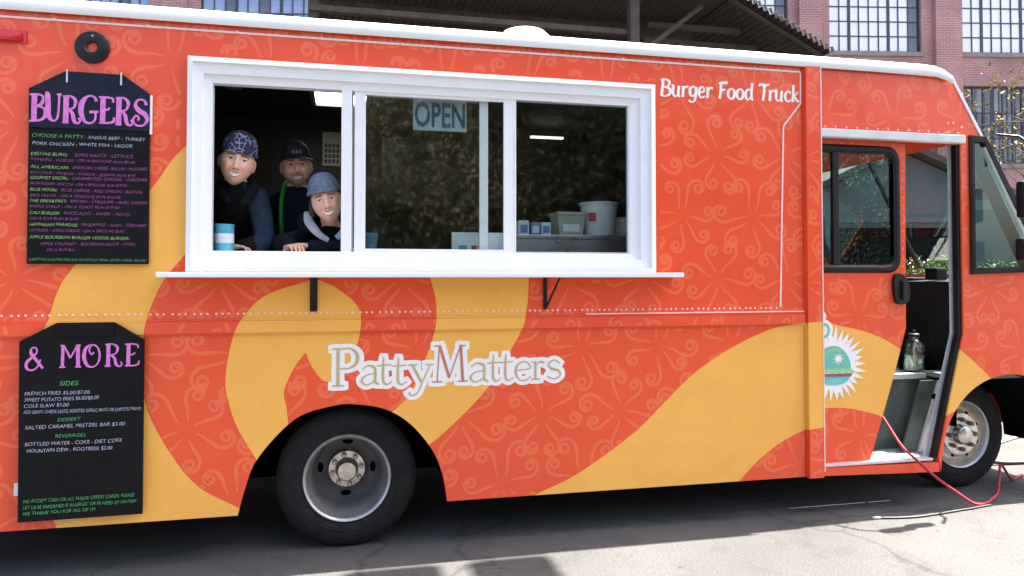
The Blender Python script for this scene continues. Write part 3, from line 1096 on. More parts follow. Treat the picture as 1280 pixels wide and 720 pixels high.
q = mb.build('rivet_row', 'alu', door)
q['kind'] = 'stuff'
# handle: recessed black cup with a lever
mb = MB()
hp = crom([(3.408, 1.43), (3.44, 1.455), (3.49, 1.43), (3.516, 1.36), (3.512, 1.29), (3.47, 1.262), (3.425, 1.27), (3.405, 1.34)], 4, closed=True)
hp = hp[::-1] if sum((hp[i][0] * hp[(i + 1) % len(hp)][1] - hp[(i + 1) % len(hp)][0] * hp[i][1]) for i in range(len(hp))) < 0 else hp
mb.prism_y(hp, 0.022, 0.0495)
mb.build('door_handle', 'black_plastic', door)
mb = MB()
mb.box(3.45, 3.475, 0.004, 0.0215, 1.29, 1.41, ch=0.005)
mb.build('lever', 'black_plastic', door)
# emblem on the door
LX, LZ = 2.975, 0.892
mb = MB()
N = 30
spk = []
for k in range(2 * N):
    a = PI * k / N
    r = 0.232 if k % 2 == 0 else 0.160
    r *= 1 + 0.06 * math.sin(k * 2.3) + 0.03 * math.sin(k * 5.1)
    spk.append((LX + r * math.cos(a), LZ + r * math.sin(a)))
vs = [(LX, 0.0475, LZ)] + [(p[0], 0.0475, p[1]) for p in spk]
mb.add(vs, [(0, 1 + k, 1 + (k + 1) % (2 * N)) for k in range(2 * N)], 0)
for k in range(N):
    a = 2 * PI * (k + 0.5) / N
    c_, s_ = math.cos(a), math.sin(a)
    if k % 2 == 0:
        mb.add([(LX + r_ * c_ - w_ * s_, 0.0468, LZ + r_ * s_ + w_ * c_) for r_, w_ in ((0.150, -0.004), (0.185, 0), (0.150, 0.004))], [(0, 1, 2)], 4)
# bun, filling, lower bun
dome = [(LX + 0.125 * math.cos(a), LZ - 0.035 + 0.150 * math.sin(a)) for a in [PI * i / 24 for i in range(25)]]
mb.add([(p[0], 0.0462, p[1]) for p in dome], [tuple(range(25))], 1)
mb.add([(LX - 0.13, 0.0460, LZ - 0.035), (LX + 0.13, 0.0460, LZ - 0.035), (LX + 0.138, 0.0460, LZ - 0.055), (LX - 0.138, 0.0460, LZ - 0.055)], [(0, 1, 2, 3)], 5)
mb.add([(LX - 0.135, 0.0458, LZ - 0.0555), (LX + 0.135, 0.0458, LZ - 0.0555), (LX + 0.115, 0.0458, LZ - 0.083), (LX - 0.115, 0.0458, LZ - 0.083)], [(0, 1, 2, 3)], 2)
lowb = [(LX + 0.110 * math.cos(a), LZ - 0.0835 + 0.045 * math.sin(a)) for a in [PI + PI * i / 16 for i in range(17)]]
mb.add([(p[0], 0.0460, p[1]) for p in lowb], [tuple(range(17))], 3)
st = []
for k in range(16):
    a = PI * k / 8
    r = 0.040 if k % 2 == 0 else 0.016
    st.append((LX + 0.035 + r * math.cos(a), LZ + 0.035 + r * math.sin(a)))
mb.add([(LX + 0.035, 0.0454, LZ + 0.035)] + [(p[0], 0.0454, p[1]) for p in st], [(0, 1 + k, 1 + (k + 1) % 16) for k in range(16)], 0)
wav = [(LX - 0.145 + 0.29 * i / 24, LZ - 0.040 + 0.010 * math.sin(i * 1.55)) for i in range(25)]
mb.ribbon(wav, 0.020, 0.0456, 7)
mb.add([(LX - 0.132, 0.0450, LZ - 0.058), (LX + 0.132, 0.0450, LZ - 0.058), (LX + 0.126, 0.0450, LZ - 0.074), (LX - 0.126, 0.0450, LZ - 0.074)], [(0, 1, 2, 3)], 8)
hl_ = crom([(LX - 0.08, LZ + 0.02), (LX - 0.05, LZ + 0.075), (LX + 0.0, LZ + 0.095), (LX + 0.05, LZ + 0.085)], 5)
mb.ribbon(hl_, 0.010, 0.0452, 7)
for a_ in (0.35, 0.75, 1.2, 1.9, 2.4):
    mb.disc_y((LX + 0.10 * math.cos(a_), LZ - 0.03 + 0.11 * math.sin(a_)), 0.006, 0.0452, 8, 7, 1.6, 0.8, a_)
# curl above it
curl = crom([(2.895, 1.055), (2.935, 1.075), (2.945, 1.115), (2.92, 1.14), (2.895, 1.125), (2.90, 1.10)], 6)
mb.ribbon(curl, 0.058, 0.0472, 0)
mb.ribbon(curl, 0.018, 0.0462, 6)
mb.disc_y((2.895, 1.19), 0.034, 0.0470, 20, 0)
# disc faces looked at from -Y
em = mb.build('burger_emblem', ['white_print', 'green_bun', 'purple', 'teal', 'pink_spike', 'cream', 'teal', 'lettuce', 'patty'], door, fix=False)

# right jamb of the door opening: trim strip and gasket following the kink
mb = MB()


def jamb(mb, pts, w, y0, y1):
    for i in range(len(pts) - 1):
        (xa, za), (xb, zb) = pts[i], pts[i + 1]
        mb.add([(xa, y0, za), (xa + w, y0, za), (xb + w, y0, zb), (xb, y0, zb), (xa, y1, za), (xa + w, y1, za), (xb + w, y1, zb), (xb, y1, zb)],
               [(0, 3, 2, 1), (4, 5, 6, 7), (0, 1, 5, 4), (1, 2, 6, 5), (2, 3, 7, 6), (3, 0, 4, 7)])


jamb(mb, [(3.868, 2.288), (3.866, 1.072), (3.663, 0.290)], 0.025, 0.012, 0.05)
mb.build('jamb_gasket', 'gasket', T)
mb = MB()
jamb(mb, [(3.862, 2.288), (3.862, 1.072), (3.640, 0.291)], 0.034, 0.062, 0.078)
mb.build('jamb_trim', 'alu', T)

# step well and cab floor
mb = MB()
mb.box(2.75, 3.84, 0.165, 0.34, 0.262, 0.278)
mb.build('step_floor', 'cab_floor', T)
mb = MB()
mb.box(2.75, 3.90, 0.34, 0.355, 0.2785, 0.742)
mb.build('step_riser', 'riser', T)
mb = MB()
mb.box(2.75, 3.90, 0.322, 0.372, 0.7425, 0.778, ch=0.003)
mb.build('step_nosing', 'drip', T)
mb = MB()
mb.box(2.75, 4.5, 0.3725, 2.16, 0.72, 0.770)
mb.box(3.905, 4.5, 0.10, 0.372, 0.76, 0.79)
build_each(mb, 'cab_floor', 'cab_floor', T)
mb = MB()
jamb(mb, [(3.905, 0.741), (3.738, 0.280)], 0.030, 0.215, 0.235)
mb.build('riser_trim', 'drip', T)
mb = MB()
mb.prism_y([(3.62, 0.279), (3.87, 0.279), (3.996, 0.742), (3.78, 0.742)], 0.236, 0.2495)
mb.build('step_side', 'riser', T)
# bulkhead, far door, dash, engine cover, seat, steering wheel
mb = MB()
mb.box(2.71, 2.735, 0.10, 2.165, 0.75, 2.67)
mb.build('bulkhead', 'interior_grey', T)
panel('far_cab_panel', [(2.86, 0.3), (4.9, 0.3), (4.98, 1.22), (4.60, 1.40), (4.52, 1.452), (4.046, 2.344), (3.82, 2.712), (2.86, 2.712)],
      [rrect(2.95, 3.75, 1.46, 2.26, 0.05), [(3.962, 1.462), (4.440, 1.478), (4.440, 1.690), (4.075, 2.332), (3.966, 2.336)]], 2.17, 0.03, [], T)
mb = MB()
mb.box(2.94, 3.76, 2.182, 2.186, 1.45, 2.27)
mb.add([(p[0], 2.182, p[1]) for p in qwin], [tuple(range(len(qwin)))])
build_each(mb, 'far_window', 'cab_glass', T)
mb = MB()
mb.prism_y([(4.10, 0.80), (4.50, 0.80), (4.50, 1.42), (4.16, 1.40), (4.10, 1.25)], 0.32, 2.15)
dashp = mb.build('dashboard', 'dash', T)
mb = MB()
mb.box(4.20, 4.30, 0.55, 0.66, 1.41, 1.50, ch=0.012)
mb.box(4.22, 4.40, 0.80, 1.30, 1.405, 1.425, ch=0.004)
build_each(mb, 'dash_clutter', 'black_plastic', dashp)
mb = MB()
mb.box(4.20, 4.42, 0.90, 1.15, 1.426, 1.430)
mb.build('dash_paper', 'white_print', dashp)
mb = MB()
mb.prism_y([(3.55, 0.75), (4.09, 0.75), (4.09, 1.18), (3.70, 1.12)], 0.85, 1.40)
mb.build('engine_cover', 'dash', T)
mb = MB()
ringp = []
sc, sn = Vector((3.90, 1.72, 1.36)), Vector((-0.75, 0, 0.66)).normalized()
su, sv = Vector((0, 1, 0)), sn.cross(Vector((0, 1, 0)))
for k in range(33):
    a = 2 * PI * k / 32
    ringp.append(sc + su * 0.21 * math.cos(a) + sv * 0.21 * math.sin(a))
mb.tube(ringp, 0.015, 8, cap=False)
for a in (0.3, 2.4, 4.7):
    mb.tube([sc, sc + su * 0.2 * math.cos(a) + sv * 0.2 * math.sin(a)], 0.012, 6)
mb.tube([sc, sc - sn * 0.35], 0.025, 8)
mb.build('steering_wheel', 'dash', T, smooth=True)
mb = MB()
mb.box(2.95, 3.42, 1.45, 1.95, 1.05, 1.20, ch=0.04)
mb.box(2.93, 3.05, 1.45, 1.95, 1.205, 1.85, ch=0.04)
mb.box(3.08, 3.30, 1.60, 1.80, 0.75, 1.05)
mb.build('driver_seat', 'dash', T)

# quarter window: gasket and pane
mb = MB()
gi = [(3.985, 1.490), (4.418, 1.502), (4.418, 1.685), (4.066, 2.305), (3.988, 2.308)]
n = 5
vs = [(p[0], -0.002, p[1]) for p in qwin] + [(p[0], -0.014, p[1]) for p in qwin] + [(p[0], -0.014, p[1]) for p in gi] + [(p[0], 0.03, p[1]) for p in gi]
fs = []
for a in range(3):
    for k in range(n):
        k2 = (k + 1) % n
        fs.append((a * n + k, a * n + k2, (a + 1) * n + k2, (a + 1) * n + k))
mb.add(vs, fs)
# outer lip that overlaps the panel
qo = [(3.950, 1.450), (4.455, 1.466), (4.455, 1.695), (4.082, 2.343), (3.954, 2.347)]
vs = [(p[0], -0.001, p[1]) for p in qo] + [(p[0], -0.012, p[1]) for p in qo] + [(p[0], -0.012, p[1]) for p in qwin]
fs = []
for a in range(2):
    for k in range(n):
        k2 = (k + 1) % n
        fs.append((a * n + k, a * n + k2, (a + 1) * n + k2, (a + 1) * n + k))
mb.add(vs, fs)
qg = mb.build('quarter_window', 'gasket', T, fix=True)
mb = MB()
mb.prism_y(gi, 0.010, 0.014)
mb.build('pane', 'cab_glass', qg)
# windscreen pillar trim, windscreen, brow, nose
mb = MB()
jamb(mb, [(3.822, 2.715), (4.046, 2.344), (4.525, 1.450)], 0.022, -0.006, 0.04)
mb.build('pillar_trim', 'white_paint', T)
mb = MB()
jamb(mb, [(4.062, 2.344), (4.512, 1.50)], 0.040, 0.041, 0.16)  # near pillar widened inward to block a streak of sun
jamb(mb, [(4.062, 2.344), (4.512, 1.50)], 0.040, 2.10, 2.169)
build_each(mb, 'windscreen_pillar', 'gasket', T)
mb = MB()
mb.add([(4.085, 0.09, 2.344), (4.085, 2.10, 2.344), (4.545, 2.10, 1.50), (4.545, 0.09, 1.50)], [(0, 3, 2, 1)])
mb.build('windscreen', 'cab_glass', T)
mb = MB()
jamb(mb, [(4.083, 2.344), (4.543, 1.50)], 0.02, 1.085, 1.115)
mb.build('windscreen_divider', 'gasket', T)
mb = MB()
mb.add([(3.80, 0.03, 2.72), (3.80, 2.17, 2.72), (4.07, 2.17, 2.335), (4.07, 0.03, 2.335)], [(0, 3, 2, 1)])
mb.build('brow_panel', 'orange', T)
mb = MB()
mb.add([(4.52, 0.03, 1.455), (4.52, 2.17, 1.455), (4.60, 2.17, 1.400), (4.60, 0.03, 1.400), (4.98, 2.17, 1.22), (4.98, 0.03, 1.22), (5.02, 2.17, 0.9), (5.02, 0.03, 0.9),
        (4.95, 2.17, 0.32), (4.95, 0.03, 0.32)], [(0, 3, 2, 1), (3, 5, 4, 2), (5, 7, 6, 4), (7, 9, 8, 6)])
mb.build('nose_panel', 'orange', T)

# mirrors on an arm
mb = MB()
mb.tube([(4.16, -0.01, 2.36), (4.22, -0.12, 2.33), (4.34, -0.22, 2.20)], 0.009, 8)
mb.tube([(4.40, -0.01, 1.49), (4.36, -0.12, 1.46), (4.30, -0.20, 1.52)], 0.010, 8)
build_each(mb, 'mirror_arm', 'black_plastic', T, smooth=True)
mb = MB()
mb.box(4.135, 4.26, -0.225, -0.165, 1.80, 2.035, ch=0.022)
mir = mb.build('mirror', 'black_plastic', T, smooth=True)
mb = MB()
mb.box(4.148, 4.246, -0.230, -0.2262, 1.82, 2.015)
mb.build('mirror_glass', 'steel', mir)
mb = MB()
mb.box(4.13, 4.26, -0.215, -0.155, 1.53, 1.68, ch=0.028)
mir2 = mb.build('mirror', 'black_plastic', T, smooth=True)
mb = MB()
mb.box(4.147, 4.243, -0.219, -0.2155, 1.548, 1.662, ch=0.001)
mb.build('mirror_glass', 'steel', mir2)

# under body
mb = MB()
mb.box(REAR + 0.05, -0.55, 0.16, 2.10, 0.34, 0.62)
mb.box(0.62, 3.60, 0.62, 2.10, 0.30, 0.62)
mb.box(-0.6, 3.9, 0.55, 0.68, 0.45, 0.64)
mb.box(-0.6, 0.62, 0.70, 1.5, 0.30, 0.69)
mb.box(0.62, 2.73, 0.06, 0.62, 0.42, 0.62)
mb.box(-0.03, 0.12, 0.4, 1.8, 0.30, 0.42)
build_each(mb, 'under_body', 'chassis', T)
mb = MB()       # wheel housings
for (cx, cz, r, x0, x1) in ((0.037, 0.30, 0.56, -0.52, 0.60),):
    mb.box(x0, x1, 0.65, 0.69, 0.25, 0.85)
    vs, fs = [], []
    for i in range(17):
        a = PI * i / 16
        for y in (0.03, 0.66):
            vs.append((cx + r * math.cos(a), y, 0.24 + (0.545) * math.sin(a)))
    for i in range(16):
        fs.append((2 * i, 2 * i + 1, 2 * i + 3, 2 * i + 2))
    mb.add(vs, fs)
vs, fs = [], []
for i in range(17):
    a = PI * i / 16
    for y in (0.03, 0.58):
        vs.append((max(3.86, 4.25 + 0.55 * math.cos(a)), y, 0.27 + 0.53 * math.sin(a)))
for i in range(16):
    if i < 14:
        fs.append((2 * i, 2 * i + 1, 2 * i + 3, 2 * i + 2))
mb.add(vs, fs)
mb.box(3.92, 4.80, 0.56, 0.60, 0.58, 0.86)
build_each(mb, 'wheel_housing', 'chassis', T)


# wheels
def wheel(cx, cy, cz, dual, rot=0.0):
    e = bpy.data.objects.new('wheel', None)
    C.objects.link(e)
    e.location = (cx, cy, cz)
    setpar(e, T)
    Rr = 0.366

    def prof(y0):
        w = 0.20
        p = [(0.030, 0.226), (0.012, 0.236), (0.004, 0.262), (0.0, 0.30), (0.010, 0.335), (0.022, 0.352), (0.034, 0.361)]
        ribs = []
        for i in range(5):
            a = 0.038 + i * 0.027
            ribs += [(a, Rr), (a + 0.018, Rr), (a + 0.0185, Rr - 0.009), (a + 0.0265, Rr - 0.009)]
        p += ribs + [(0.172, 0.358), (0.19, 0.33), (0.196, 0.29), (0.185, 0.236), (0.165, 0.226)]
        return [(y0 + y, r) for y, r in p]
    mb = MB()
    mb.lathe_y(prof(0), 64, closed=True)
    # raised lettering ring and bead line on the sidewall
    mb.lathe_y([(0.0045, 0.268), (0.0005, 0.272), (0.0005, 0.276), (0.0035, 0.28)], 64)
    if dual:
        mb.lathe_y(prof(0.235), 48, closed=True)
    ty = mb.build('tyre', 'rubber', None, smooth=35, fix=True)
    parts = [ty]
    if dual:
        mb = MB()
        mb.lathe_y([(0.032, 0.228), (0.014, 0.232), (0.006, 0.226), (0.010, 0.216), (0.022, 0.212)], 64)
        lip = mb.build('rim_lip', 'rim_lip', None, smooth=60)
        mb = MB()
        mb.lathe_y([(0.0225, 0.2115), (0.045, 0.203), (0.060, 0.200), (0.080, 0.192), (0.150, 0.188), (0.215, 0.184), (0.245, 0.176), (0.262, 0.158), (0.262, 0.130), (0.248, 0.104)], 64)
        disc = mb.build('rim', 'rim_steel', None, smooth=40)
        hole = []
        for k in range(4):
            a = PI / 4 + k * PI / 2 + 0.75
            mb = MB()
            mb.disc_y((0.144 * math.cos(a), 0.144 * math.sin(a)), 0.020, 0.2595, 16, 0, 1.5, 0.8, a + PI / 2)
            hole.append(mb.build('hand_hole', 'chassis', None))
        mb = MB()
        mb.lathe_y([(0.2485, 0.106), (0.222, 0.104), (0.214, 0.098), (0.212, 0.064), (0.205, 0.060), (0.165, 0.056), (0.152, 0.048), (0.149, 0.0)], 40)
        hub = mb.build('hub', 'chrome', None, smooth=40)
        nuts = []
        for k in range(8):
            a = 2 * PI * k / 8 + 0.2
            mb = MB()
            mb.lathe_y([(0.214, 0.0145), (0.185, 0.0135), (0.181, 0.009), (0.181, 0.0)], 6, 0, (0.081 * math.cos(a), 0, 0.081 * math.sin(a)))
            nuts.append(mb.build('lug_nut', 'rim_lip', None))
        parts += [lip, disc, hub] + hole + nuts
    else:
        mb = MB()
        mb.lathe_y([(0.032, 0.228), (0.012, 0.232), (0.004, 0.225), (0.010, 0.213), (0.030, 0.206), (0.045, 0.200)], 64)
        lip = mb.build('rim_lip', 'rim_lip', None, smooth=60)
        mb = MB()
        mb.lathe_y([(0.0455, 0.1995), (0.075, 0.190), (0.085, 0.180), (0.070, 0.168), (0.035, 0.155), (0.012, 0.140), (0.008, 0.115), (0.012, 0.098), (0.010, 0.0)], 64)
        disc = mb.build('rim', 'chrome', None, smooth=40)
        hole = []
        for k in range(8):
            a = 2 * PI * k / 8 + 0.39
            mb = MB()
            mb.disc_y((0.150 * math.cos(a), 0.150 * math.sin(a)), 0.014, 0.0245, 14, 0)
            hole.append(mb.build('hand_hole', 'chassis', None))
        mb = MB()
        mb.lathe_y([(0.010, 0.070), (-0.008, 0.066), (-0.030, 0.060), (-0.036, 0.050), (-0.037, 0.0)], 40)
        hub = mb.build('hub', 'chrome', None, smooth=40)
        nuts = []
        for k in range(8):
            a = 2 * PI * k / 8
            mb = MB()
            mb.lathe_y([(0.010, 0.016), (-0.016, 0.015), (-0.022, 0.010), (-0.023, 0.0)], 6, 0, (0.100 * math.cos(a), 0, 0.100 * math.sin(a)))
            nuts.append(mb.build('lug_nut', 'rim_steel', None))
        parts += [lip, disc, hub] + hole + nuts
    for p in parts:
        p.parent = e
    e.rotation_euler = (0, 0, rot)
    return e


wheel(0.045, 0.065, 0.364, True)
wheel(4.125, 0.262, 0.364, False)
far = wheel(4.125, 2.14, 0.364, False)
far.rotation_euler = (0, 0, PI)

# ------------------------------------------------------------------ menu boards
def board(name, label, outline, y, heading_z, parts_fn):
    x0 = min(p[0] for p in outline)
    z0 = min(p[1] for p in outline)
    e = thing(name, label, 'menu board', ((min(p[0] for p in outline) + max(p[0] for p in outline)) / 2, y, z0))
    mb = MB()
    n = len(outline)
    mb.prism_y(outline, y, y + 0.012)
    b_ = mb.build('board', 'board_black', e)
    if heading_z:
        hp_ = [(x0 + 0.003, heading_z), (max(p[0] for p in outline) - 0.003, heading_z + 0.003)] + [p for p in outline if p[1] > heading_z]
        mb = MB()
        mb.prism_y(hp_, y - 0.006, y - 0.0005)
        mb.build('header_panel', 'board_navy', e)
    parts_fn(e, y - (0.0085 if heading_z else 0.0015), y - 0.0015)
    return e


# hand-painted capitals with curls (unit box, widths in metres)
HK, HN = 0.024, 0.010
CB = [([(0.22, 0), (0.24, 1)], HK, 0), ([(0.0, 0.98), (0.40, 1.0), (0.66, 0.92), (0.62, 0.68), (0.36, 0.56), (0.24, 0.56)], [HN, HN, HN, HN * 1.6, HN, HN], 1),
      ([(0.3, 0.56), (0.70, 0.50), (0.80, 0.26), (0.58, 0.06), (0.0, 0.0)], [HN, HN, HN * 1.8, HN * 1.2, HN], 1)]
CU = [([(0.0, 1.0), (0.12, 0.96), (0.16, 0.60), (0.18, 0.22), (0.42, 0.02), (0.66, 0.20), (0.72, 0.98)], [HN, HK, HK, HK, HN, HN, HN], 1), ([(0.60, 0.98), (0.84, 0.99)], HN, 0)]
CR = [([(0.20, 0), (0.22, 1)], HK, 0), ([(0.02, 0.02), (0.36, 0.02)], HN, 0), ([(0.04, 0.98), (0.46, 1.0), (0.72, 0.84), (0.62, 0.58), (0.26, 0.50)], [HN, HN, HN * 1.6, HN, HN], 1),
      ([(0.36, 0.52), (0.56, 0.36), (0.66, 0.08), (0.86, 0.0), (0.98, 0.12), (0.88, 0.2)], [HN, HN * 1.7, HN * 1.7, HN, HN, HN], 1)]
CG = [([(0.82, 0.82), (0.70, 0.98), (0.42, 1.0), (0.14, 0.78), (0.08, 0.42), (0.26, 0.08), (0.56, 0.02), (0.76, 0.16), (0.78, 0.42)],
       [HN * 1.6, HN, HN, HK, HK, HN * 1.4, HN, HN, HN], 1), ([(0.48, 0.42), (0.92, 0.44)], HN * 1.3, 0)]
CE = [([(0.22, 0), (0.24, 1)], HK, 0), ([(0.02, 0.98), (0.46, 0.99), (0.74, 0.94), (0.76, 0.80)], HN, 1), ([(0.24, 0.52), (0.46, 0.52), (0.60, 0.60)], HN, 1),
      ([(0.04, 0.02), (0.50, 0.02), (0.78, 0.08), (0.82, 0.24)], [HN, HN, HN * 1.3, HN], 1)]
CS = [([(0.80, 0.80), (0.66, 0.98), (0.34, 0.98), (0.20, 0.78), (0.40, 0.58), (0.72, 0.44), (0.84, 0.22), (0.62, 0.02), (0.26, 0.02), (0.08, 0.2), (0.24, 0.38), (0.40, 0.28), (0.32, 0.2)],
       [HN * 1.6, HN, HN, HN * 1.6, HK, HK, HN * 1.5, HN, HN, HN, HN, HN, HN], 1)]
CM = [([(0.14, 0), (0.16, 1)], HK * 0.8, 0), ([(0.0, 0.02), (0.28, 0.02)], HN, 0), ([(0.04, 0.98), (0.20, 0.98), (0.50, 0.42)], [HN, HN, HN * 1.4], 0),
      ([(0.50, 0.42), (0.82, 0.99)], HN, 0), ([(0.84, 1), (0.86, 0)], HK, 0), ([(0.72, 0.02), (1.0, 0.02)], HN, 0), ([(0.80, 0.98), (0.96, 0.98)], HN, 0)]
CO = [([(0.46, 1.0), (0.16, 0.84), (0.06, 0.46), (0.22, 0.1), (0.50, 0.0), (0.80, 0.14), (0.92, 0.50), (0.80, 0.86), (0.52, 0.98), (0.34, 0.76), (0.46, 0.56), (0.60, 0.66)],
       [HN, HK * 0.8, HK, HK * 0.8, HN, HN, HN * 1.4, HN, HN, HN, HN, HN], 1)]
CA = [([(0.92, 0.06), (0.60, 0.42), (0.32, 0.74), (0.36, 0.96), (0.56, 0.96), (0.60, 0.76), (0.34, 0.54), (0.10, 0.32), (0.14, 0.06), (0.42, 0.0), (0.66, 0.16), (0.80, 0.46)],
       [HN * 1.5, HK * 0.8, HK * 0.8, HN, HN, HN, HN * 1.6, HK * 0.8, HN * 1.6, HN, HN, HN], 1)]


def lines(e, y, rows, mt, name):
    mb = MB()
    for k, (s, x, z, w, size) in enumerate(rows):
        vs, fs = text_mesh(s, size, x, z, y, width=w, shear=0.16, offset=-0.0002, rot=R(rng.uniform(-0.5, 0.5)), shrink=len(s) < 60)
        vs = [(p[0] + 0.0022 * noise.noise(Vector((p[0] * 34, k * 3.1, p[2] * 34))), p[1], p[2] + 0.0032 * noise.noise(Vector((p[0] * 26, 7 + k * 2.3, 0)))
               + 0.0014 * noise.noise(Vector((p[0] * 120, k, p[2] * 90)))) for p in vs]
        mb.add(vs, fs)
    return stuff(mb.build(name, mt, e))


def burgers(e, yh, yb):
    mb = MB()
    spec = [(CB, -1.452, 0.086), (CU, -1.386, 0.086), (CR, -1.312, 0.082), (CG, -1.236, 0.092), (CE, -1.152, 0.086), (CR, -1.078, 0.082), (CS, -1.003, 0.084)]
    for k, (L, x, w) in enumerate(spec):
        mb = MB()
        strokes(mb, L, x, 2.180 + 0.003 * math.sin(k * 2), w, 0.130 + (0.004 if k % 2 else 0), yh, 1.0, dy=0.00014)
        mb.build('letter', 'chalk_pink', e)
    S = 0.0225
    lines(e, yb, [('CHOOSE A PATTY:', -1.442, 2.106, 0.228, S * 1.1)], 'chalk_green', 'lettering')
    lines(e, yb, [('ANGUS BEEF - TURKEY', -1.200, 2.106, 0.262, S), ('PORK CHICKEN - WHITE FISH - VEGGIE', -1.440, 2.068, 0.47, S)], 'chalk_white', 'lettering')
    heads = [('DELUXE BURG:', 2.018, 0.175), ('ALL AMERICAN:', 1.955, 0.165), ('GOURMET SPECIAL:', 1.903, 0.165), ('BLUE MOON:', 1.846, 0.118),
             ('THE BREAKFAST:', 1.792, 0.16), ('CALI BURGER:', 1.734, 0.13), ('HAWAIIAN PARADISE:', 1.678, 0.21), ('APPLE BOURBON BURGER VEGGIE BURGER:', 1.618, 0.44)]
    lines(e, yb, [(s, -1.446, z, w, S * 0.95) for s, z, w in heads], 'chalk_lime', 'lettering')
    body = [('BURG SAUCE - LETTUCE', 'TOMATO - PICKLES - ON A BRIOCHE BUN $9.00'), ('AMERICAN CHEESE - BACON - MUSTARD', 'KETCHUP - PICKLES - ONION - SESAME BUN $10'),
            ('CARAMELIZED ONIONS - CHEDDAR', 'MUSHROOM - BACON - ON A BRIOCHE BUN $10.00'), ('BLUE CHEESE - RED ONION - BACON', 'BBQ SAUCE - ON A BRIOCHE BUN $10.00'),
            ('BACON - CHEDDAR - FRIED ONION', 'MAPLE SYRUP - ON A TOAST BUN $10.00'), ('AVOCADO - SWISS - MAYO', 'ON A RYE BUN $10.00'),
            ('PINEAPPLE - HAM - TERIYAKI', 'LETTUCE - SWISS CHEESE - ON A BRIOCHE BUN')]
    rows = []
    for (s, z, w), (a, c_) in zip(heads, body):
        x1 = -1.446 + w + 0.015
        rows.append((a, x1, z, min(0.50 - w, 0.36), S * 0.95))
        rows.append((c_, -1.446, z - 0.027, 0.50 - rng.uniform(0.0, 0.09), S * 0.85))
    rows.append(('APPLE CHUTNEY - BOURBON SAUCE - SWISS', -1.40, 1.586, 0.42, S * 0.9))
    rows.append(('ON A BUN $11', -1.37, 1.558, 0.12, S * 0.85))
    lines(e, yb, rows, 'chalk_magenta', 'lettering')
    lines(e, yb, [('SUBSTITUTE A GLUTEN FREE BUN OR LETTUCE WRAP - EXTRA CHEESE - BACON', -1.448, 1.512, 0.515, S * 0.75)], 'chalk_green', 'lettering')
    for x in (-1.292, -1.052):
        mb = MB()
        mb.box(x - 0.004, x + 0.004, yh - 0.002, yh + 0.0015, 2.375, 2.438)
        mb.box(x - 0.004, x + 0.004, yh + 0.0016, -0.001, 2.430, 2.438)
        mb.build('hook', 'chrome', e)
    mb = MB()
    mb.box(-0.9215, -0.913, -0.022, -0.006, 2.14, 2.335)
    mb.build('edge_strip', 'white_print', e)


b1 = [(-1.456, 1.496), (-0.920, 1.496), (-0.924, 2.340), (-1.046, 2.428), (-1.300, 2.430), (-1.458, 2.338)]
board('menu_board', 'black menu board headed BURGERS in pink, hung left of the serving window', b1, -0.020, 2.152, burgers)


def more(e, yh, yb):
    mb = MB()
    spec = [(CA, -1.450, 0.085), (CM, -1.302, 0.095), (CO, -1.200, 0.080), (CR, -1.106, 0.080), (CE, -1.018, 0.080)]
    for k, (L, x, w) in enumerate(spec):
        mb = MB()
        strokes(mb, L, x, 1.000 - (0.008 if k == 0 else 0), w, 0.108, yb, 0.72, dy=0.00014)
        mb.build('letter', 'chalk_pink', e)
    S = 0.0245
    lines(e, yb, [('SIDES', -1.300, 0.915, 0.112, S * 1.25), ('DESSERT', -1.305, 0.745, 0.105, S * 0.95), ('BEVERAGES', -1.315, 0.668, 0.135, S * 0.95)], 'chalk_green', 'lettering')
    lines(e, yb, [('FRENCH FRIES $5.00/$7.00', -1.448, 0.873, 0.28, S), ('SWEET POTATO FRIES $6.00/$8.00', -1.448, 0.843, 0.32, S), ('COLE SLAW $3.00', -1.448, 0.815, 0.19, S),
                  ('ADD GRAVY, CHEESE SAUCE, ROASTED GARLIC MAYO OR CHIPOTLE MAYO', -1.452, 0.786, 0.51, S * 0.95),
                  ('SALTED CARAMEL PRETZEL BAR $3.00', -1.442, 0.713, 0.43, S), ('BOTTLED WATER - COKE - DIET COKE', -1.442, 0.634, 0.42, S),
                  ('MOUNTAIN DEW - ROOTBEER $2.00', -1.436, 0.603, 0.37, S)], 'chalk_white', 'lettering')
    lines(e, yb, [('WE ACCEPT CASH OR ALL MAJOR CREDIT CARDS. PLEASE', -1.446, 0.368, 0.48, S * 0.95), ('LET US BE INFORMED IF ALLERGIC OR IN NEED OF AN ITEM', -1.446, 0.338, 0.49, S * 0.95),
                  ('WE THANK YOU FOR ALL OF IT!', -1.446, 0.310, 0.31, S * 0.95)], 'chalk_green', 'lettering')
    mb = MB()
    mb.box(-1.318, -1.065, yb - 0.003, yb + 0.001, 1.148, 1.206, ch=0.0012)
    mb.build('hanger_plate', 'board_black', e)


b2 = [(-1.468, 0.279), (-0.929, 0.282), (-0.930, 1.126), (-1.066, 1.214), (-1.316, 1.214), (-1.474, 1.128)]
board('menu_board', 'black menu board headed & MORE, hung low between the rear wheel and the tail', b2, -0.040, None, more)

